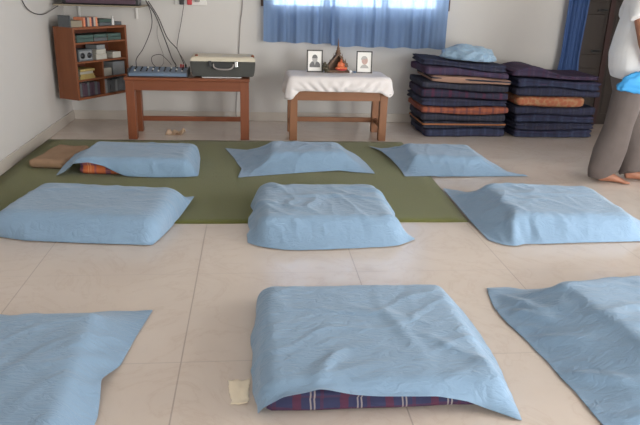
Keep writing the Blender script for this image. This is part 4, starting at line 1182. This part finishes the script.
zr = stack([
    (0.076, 'stk_blue', 0.83, 0.54, 0.0, 0.0, 0, True, None, 'blue-navy plaid mattress on the floor at the bottom of the right stack'),
    (0.072, 'stk_navy', 0.84, 0.54, 0.0, 0.0, 1, True, None, 'dark navy mattress second from the bottom of the right stack'),
    (0.074, 'stk_blue', 0.82, 0.54, 0.015, 0.0, -2, True, None, 'wavy blue-navy mattress third from the bottom of the right stack'),
    (0.078, 'stk_navy', 0.86, 0.54, -0.005, 0.0, 1, False, None, 'dark navy mattress just under the floral one in the right stack'),
    (0.098, 'floral', 0.70, 0.53, -0.06, -0.005, 0, False, None, 'orange floral mattress showing in the middle of the right stack'),
    (0.078, 'stk_navy', 0.86, 0.54, 0.0, 0.0, 0, False, None, 'dark navy mattress lying directly on the orange floral one'),
    (0.080, 'stk_blue', 0.86, 0.54, 0.0, 0.0, -1, True, None, 'blue-navy folded mattress second from the top of the right stack'),
], 3.01, 6.38, RS, 60, 0.03)
# top layer of the right stack: tapered, folded over
bm = slab_mesh(0.90, 0.53, 0.10, 0.035, 77, 0.008, True, 26, 18, 6)
for v in bm.verts:
    s = (v.co.x + 0.45) / 0.9
    hump = 0.35 + 0.65 * math.exp(-((s - 0.25) / 0.20) ** 2) + 0.10 * s
    v.co.z = v.co.z * min(1, hump) - 0.03 * (v.co.x - 0.07) + 0.012 * math.sin((v.co.x - 0.065) * 6.5 + 7 * 1.9 + 60) * (0.6 + 0.4 * math.sin(7 * 2.3))
o = build('folded_mattress', bm, M['stk_purple'], None, True); o.location = (2.96, 6.38, zr + 0.012); tag(o, 'tapered purple-navy mattress folded over on top of the right stack', 'mattress', RS)

# crumpled blue sheet bundle on the left stack
bm = bmesh.new(); bmesh.ops.create_icosphere(bm, subdivisions=5, radius=1.0)
for v in bm.verts:
    d = v.co.copy()
    n = noise.fractal(d * 1.7 + Vector((3, 1, 2)), 1.0, 2.0, 4)
    rg = 1 - abs(noise.noise(d * 2.6 + Vector((7, 2, 5)))) * 2.4
    k = 1 + 0.20 * n + 0.16 * max(0, rg)
    z = d.z * k
    v.co = Vector((d.x * k * 0.235 + 0.03 * z, d.y * k * 0.17, (z * 0.125 if z > 0 else z * 0.02)))
zmin = min(v.co.z for v in bm.verts)
for v in bm.verts: v.co.z -= zmin + 0.07 * v.co.x
o = build('crumpled_sheet', bm, M['sheet_old'], None, True)
o.location = (2.09, 6.29, zl + 0.002)
tag(o, 'crumpled grey-blue sheet bundled on top of the left mattress stack', 'sheet')

# ------------------------------------------------------------------ person
def remeshed(name, bm, voxel, m, parent, smooth_it=6, factor=0.5):
    me = bpy.data.meshes.new(name)
    bmesh.ops.recalc_face_normals(bm, faces=bm.faces)
    bm.to_mesh(me); bm.free()
    o = bpy.data.objects.new(name, me); col.objects.link(o)
    r = o.modifiers.new('r', 'REMESH'); r.mode = 'VOXEL'; r.voxel_size = voxel
    s = o.modifiers.new('s', 'SMOOTH'); s.iterations = smooth_it; s.factor = factor
    dg = bpy.context.evaluated_depsgraph_get()
    me2 = bpy.data.meshes.new_from_object(o.evaluated_get(dg))
    col.objects.unlink(o); bpy.data.objects.remove(o); bpy.data.meshes.remove(me)
    me2.name = name
    return link(name, me2, m, parent, True)

# local frame: x forward, y to the person's left, z up
pr = empty('person', (2.81, 4.62, 0), math.radians(-20), 'barefoot person in white shirt and grey-brown trousers holding a blue cloth, at the right edge', 'person')
def loft(bm, secs, seg=20):
    """secs: (cx, cy, z, rx, ry) horizontal elliptical sections"""
    ring_loft(bm, [[(cx + rx * math.cos(2 * PI * k / seg), cy + ry * math.sin(2 * PI * k / seg), z) for k in range(seg)] for cx, cy, z, rx, ry in secs])
bm = bmesh.new()
loft(bm, [(0.0, 0, 0.74, 0.10, 0.155), (0.0, 0, 0.84, 0.11, 0.165), (0.0, 0, 0.95, 0.10, 0.145), (0.0, 0, 1.06, 0.10, 0.145), (0.0, 0, 1.18, 0.11, 0.16), (-0.005, 0, 1.28, 0.10, 0.17), (-0.005, 0, 1.335, 0.075, 0.13), (-0.005, 0, 1.365, 0.05, 0.07)])
tube(bm, [(-0.01, 0, 1.32), (0.0, 0, 1.38), (0.012, 0, 1.44)], [0.062, 0.054, 0.054], 16)
# head
ellipsoid(bm, (0.025, 0, 1.525), (0.092, 0.073, 0.112), 24); ellipsoid(bm, (0.045, 0, 1.475), (0.062, 0.056, 0.070), 20)
tube(bm, [(0.108, 0, 1.540), (0.126, 0, 1.508), (0.118, 0, 1.497)], [0.010, 0.014, 0.012], 10)
for s in (-1, 1):
    ellipsoid(bm, (0.018, s * 0.076, 1.515), (0.020, 0.010, 0.032), 12)
    ellipsoid(bm, (0.104, s * 0.030, 1.528), (0.010, 0.014, 0.008), 10)
tube(bm, [(0.098, -0.022, 1.468), (0.108, 0, 1.470), (0.098, 0.022, 1.468)], [0.008, 0.010, 0.008], 8)
# legs and bare feet; right leg trails, left leg is ahead
def leg(hip, knee, ank, toe_dir, sy):
    tube(bm, [hip, knee, (knee[0] * 0.5 + ank[0] * 0.5 - 0.015, (knee[1] + ank[1]) / 2, (knee[2] + ank[2]) / 2 + 0.05), ank], [0.082, 0.056, 0.052, 0.036], 16)
    ax, ay, az = ank
    d = Vector((toe_dir[0], toe_dir[1], 0)).normalized(); n = Vector((-d.y, d.x, 0))
    A = Vector((ax, ay, 0))
    tube(bm, [A - d * 0.045 + Vector((0, 0, 0.035)), A + Vector((0, 0, 0.050)), A + d * 0.06 + Vector((0, 0, 0.040)), A + d * 0.12 + Vector((0, 0, 0.022)), A + d * 0.15 + Vector((0, 0, 0.017))],
         [(0.030, 0.030), (0.042, 0.034), (0.034, 0.040), (0.020, 0.044), (0.015, 0.042)], 14)
    tube(bm, [A + Vector((0, 0, 0.04)), Vector(ank)], [0.036, 0.036], 12)
    for k in range(5):
        off = (-0.034 + 0.017 * k) * sy
        ln = [0.050, 0.046, 0.040, 0.033, 0.026][k]; rr = [0.0125, 0.0095, 0.009, 0.0085, 0.008][k]
        b = A + d * (0.138 - 0.006 * k) + n * (-off)
        tube(bm, [b + Vector((0, 0, 0.016)), b + d * ln * 0.6 + Vector((0, 0, 0.015)), b + d * ln + Vector((0, 0, 0.010))], [rr, rr, rr * 0.75], 8)
leg((-0.005, -0.085, 0.78), (-0.025, -0.09, 0.44), (-0.075, -0.085, 0.085), (1, 0.10), -1)
leg((0.02, 0.085, 0.78), (0.10, 0.080, 0.45), (0.145, 0.06, 0.085), (1, 0.05), 1)
# arms
def arm(sh_, el, wr, hand_dir, curl, sy):
    tube(bm, [(0, sh_[1] * 0.6, sh_[2] - 0.01), sh_, ((sh_[0] + el[0]) / 2, (sh_[1] + el[1]) / 2, (sh_[2] + el[2]) / 2), el, ((el[0] + wr[0]) / 2, (el[1] + wr[1]) / 2, (el[2] + wr[2]) / 2), wr], [0.05, 0.052, 0.044, 0.038, 0.034, 0.025], 14)
    W0 = Vector(wr); d = Vector(hand_dir).normalized(); side = Vector(curl).normalized()     # side: across the palm towards the thumb
    nrm = d.cross(side).normalized()
    tube(bm, [W0, W0 + d * 0.04, W0 + d * 0.085], [(0.022, 0.020), (0.017, 0.036), (0.014, 0.038)] if False else [0.024, 0.028, 0.026], 12)
    for k in range(4):
        b = W0 + d * 0.075 + side * (0.027 - 0.018 * k)
        L = [0.068, 0.075, 0.070, 0.056][k]
        p1 = b + d * L * 0.45 + nrm * 0.004; p2 = p1 + (d * 0.6 + nrm * 0.8).normalized() * L * 0.32; p3 = p2 + (d * 0.1 + nrm * 1.0).normalized() * L * 0.25
        tube(bm, [b - d * 0.03, b, p1, p2, p3], [0.0095, 0.0095, 0.0088, 0.008, 0.0068], 8)
    t0 = W0 + d * 0.025 + side * 0.02
    tube(bm, [t0, t0 + d * 0.025 + side * 0.022, t0 + d * 0.055 + side * 0.026 + nrm * 0.012, t0 + d * 0.072 + side * 0.018 + nrm * 0.026], [0.013, 0.0125, 0.0105, 0.008], 8)
arm((-0.06, -0.185, 1.29), (-0.005, -0.255, 1.06), (0.075, -0.25, 0.885), (0.05, -0.02, -1.0), (1.0, 0.25, 0.05), -1)
arm((0.0, 0.185, 1.29), (0.04, 0.235, 1.03), (0.16, 0.22, 0.85), (0.35, -0.05, -0.9), (0.9, -0.1, 0.35), 1)
body = remeshed('body', bm, 0.0055, M['skin'], pr, 4)
# hair cap with the face left free
bm = bmesh.new(); ellipsoid(bm, (0.012, 0, 1.540), (0.099, 0.083, 0.112), 28)
for v in bm.verts:
    if v.co.z < 1.50 - 0.5 * min(0, v.co.x): v.co.z = max(v.co.z, 1.475 + max(0, v.co.x) * 0.8)
    if v.co.x > 0.05: v.co.z = max(v.co.z, 1.575)
    v.co += noise.noise_vector(v.co * 40) * 0.004
build('hair', bm, M['hair'], pr, True)
# eyes
bm = bmesh.new()
for s in (-1, 1): ellipsoid(bm, (0.109, s * 0.030, 1.529), (0.006, 0.009, 0.005), 10)
build('eyes', bm, M['hair'], pr, True)
# trousers: wide, soft
bm = bmesh.new()
loft(bm, [(-0.005, 0, 0.68, 0.10, 0.175), (-0.01, 0, 0.78, 0.125, 0.185), (-0.005, 0, 0.90, 0.122, 0.175)], 24)
def trouser(secs):
    loft(bm, secs, 22)
trouser([(-0.095, -0.085, 0.030, 0.100, 0.090), (-0.085, -0.085, 0.10, 0.106, 0.092), (-0.062, -0.088, 0.26, 0.110, 0.094), (-0.035, -0.09, 0.45, 0.110, 0.095), (-0.02, -0.09, 0.60, 0.110, 0.096), (-0.01, -0.085, 0.74, 0.112, 0.095)])
trouser([(0.140, 0.055, 0.030, 0.092, 0.090), (0.140, 0.058, 0.10, 0.098, 0.092), (0.125, 0.066, 0.26, 0.102, 0.094), (0.095, 0.078, 0.45, 0.106, 0.095), (0.07, 0.08, 0.60, 0.108, 0.096), (0.01, 0.085, 0.74, 0.112, 0.095)])
for v in bm.verts:
    f = max(0, min(1, (0.75 - v.co.z) / 0.5))
    n = noise.noise_vector(Vector((v.co.x * 9, v.co.y * 9, v.co.z * 5)))
    n4 = noise.noise(Vector((v.co.x * 6, v.co.y * 6, v.co.z * 17)))
    v.co.x += n.x * 0.022 * f + n4 * 0.012 * f; v.co.y += n.y * 0.022 * f + n4 * 0.010 * f
    # hem rises over the instep
    if v.co.z < 0.05:
        cx = -0.095 if v.co.y < -0.01 else 0.140
        v.co.z += 0.055 * max(0, min(1, (v.co.x - cx + 0.02) / 0.10))
tr = remeshed('trousers', bm, 0.009, M['trousers'], pr, 4)
# shirt
bm = bmesh.new()
loft(bm, [(0.0, 0, 0.795, 0.140, 0.205), (-0.012, 0, 0.86, 0.150, 0.205), (-0.025, 0, 0.97, 0.152, 0.195), (-0.018, 0, 1.08, 0.144, 0.190), (-0.005, 0, 1.20, 0.138, 0.192), (-0.005, 0, 1.29, 0.125, 0.19), (-0.005, 0, 1.345, 0.095, 0.15), (-0.002, 0, 1.375, 0.066, 0.085)], 28)
for s in (-1, 1):
    tube(bm, [(0.0, s * 0.10, 1.30), (-0.055, s * 0.185, 1.30), (-0.055, s * 0.225, 1.262), (-0.048, s * 0.240, 1.225)], [0.070, 0.074, 0.072, 0.074], 18)
for v in bm.verts:
    n = noise.noise_vector(Vector((v.co.x * 8 + 3, v.co.y * 8, v.co.z * 6)))
    v.co.x += n.x * 0.012; v.co.y += n.y * 0.010
shirt = remeshed('shirt', bm, 0.009, M['shirt'], pr, 3)

# blue cloth in the right hand
def blue_bundle():
    bm = bmesh.new(); bmesh.ops.create_icosphere(bm, subdivisions=4, radius=1.0)
    for v in bm.verts:
        d = v.co.copy()
        cr = max(0, 1 - abs(noise.noise(Vector((d.x * 4.5 + 2, d.y * 2, d.z * 1.8 + d.x * 1.5)))) * 4)
        rg = 1 - abs(noise.noise(d * 2.6 + Vector((1, 9, 5)))) * 1.8
        k = 0.94 + 0.20 * noise.noise(d * 1.6) + 0.10 * max(0, rg) + 0.13 * cr
        v.co = Vector((d.x * k * 0.125, d.y * k * 0.040, d.z * k * 0.070 - 0.05 * d.x * d.x + (0.012 if d.x > 0.3 else 0)))
    return bm
bb = build('blue_cloth', blue_bundle(), M['blue_cloth'], None, True)
bb.location = (2.725, 4.365, 0.795); bb.rotation_euler = (0.0, 0.12, -0.1)
tag(bb, 'bright blue cloth bundle held in the right hand of the standing person', 'cloth')

# ------------------------------------------------------------------ light
w = bpy.data.worlds.new('daylight'); scene.world = w; w.use_nodes = True
wt = w.node_tree
bg = wt.nodes['Background']
tc = wt.nodes.new('ShaderNodeTexCoord'); sx = wt.nodes.new('ShaderNodeSeparateXYZ'); rp_ = wt.nodes.new('ShaderNodeValToRGB')
wt.links.new(tc.outputs['Generated'], sx.inputs[0])
mr = wt.nodes.new('ShaderNodeMapRange'); mr.inputs[1].default_value = -0.3; mr.inputs[2].default_value = 0.8
wt.links.new(sx.outputs[2], mr.inputs[0]); wt.links.new(mr.outputs[0], rp_.inputs[0])
e = rp_.color_ramp.elements
e[0].position = 0.0; e[0].color = (1.0, 0.93, 0.84, 1)
e[1].position = 1.0; e[1].color = (0.45, 0.50, 0.56, 1)
k = e.new(0.27); k.color = (1.0, 0.97, 0.93, 1)
wt.links.new(rp_.outputs[0], bg.inputs[0])
bg.inputs[1].default_value = 18.5
def portal(name, loc, sx_, sy_, direction):
    l = bpy.data.lights.new(name, 'AREA'); l.shape = 'RECTANGLE'; l.size = sx_; l.size_y = sy_
    l.cycles.is_portal = True
    o = bpy.data.objects.new(name, l); col.objects.link(o)
    o.location = loc
    o.rotation_euler = Vector(direction).to_track_quat('-Z', 'Y').to_euler()
portal('right_door_daylight', (XR + 0.1, (RDOOR[0] + RDOOR[1]) / 2, 1.1), RDOOR[1] - RDOOR[0], 2.2, (-1, 0, 0))
portal('right_window_daylight', (XR + 0.17, (RWIN[0] + RWIN[1]) / 2, 1.5), 1.4, 1.2, (-1, 0, 0))
portal('front_fill_window', ((FILLWIN1[0] + FILLWIN1[1]) / 2, YF - 0.17, 1.5), 1.2, 1.0, (0, 1, 0))  # sampling portals here and next line serve the added fill windows
portal('front_wide_fill', ((FILLWIN2[0] + FILLWIN2[1]) / 2, YF - 0.17, 1.2), 2.3, 2.0, (0, 1, 0))
portal('back_window_daylight', (1.06, YB + 0.16, 1.66), 1.8, 0.98, (0, -1, 0))

scene.cycles.max_bounces = 10
scene.cycles.diffuse_bounces = 6
scene.cycles.glossy_bounces = 4
scene.cycles.transparent_max_bounces = 12
scene.cycles.sample_clamp_indirect = 8.0
scene.cycles.use_denoising = True
scene.view_settings.view_transform = 'Standard'
scene.view_settings.look = 'None'
scene.view_settings.gamma = 1.0
scene.view_settings.use_curve_mapping = False
scene.view_settings.exposure = 0.0
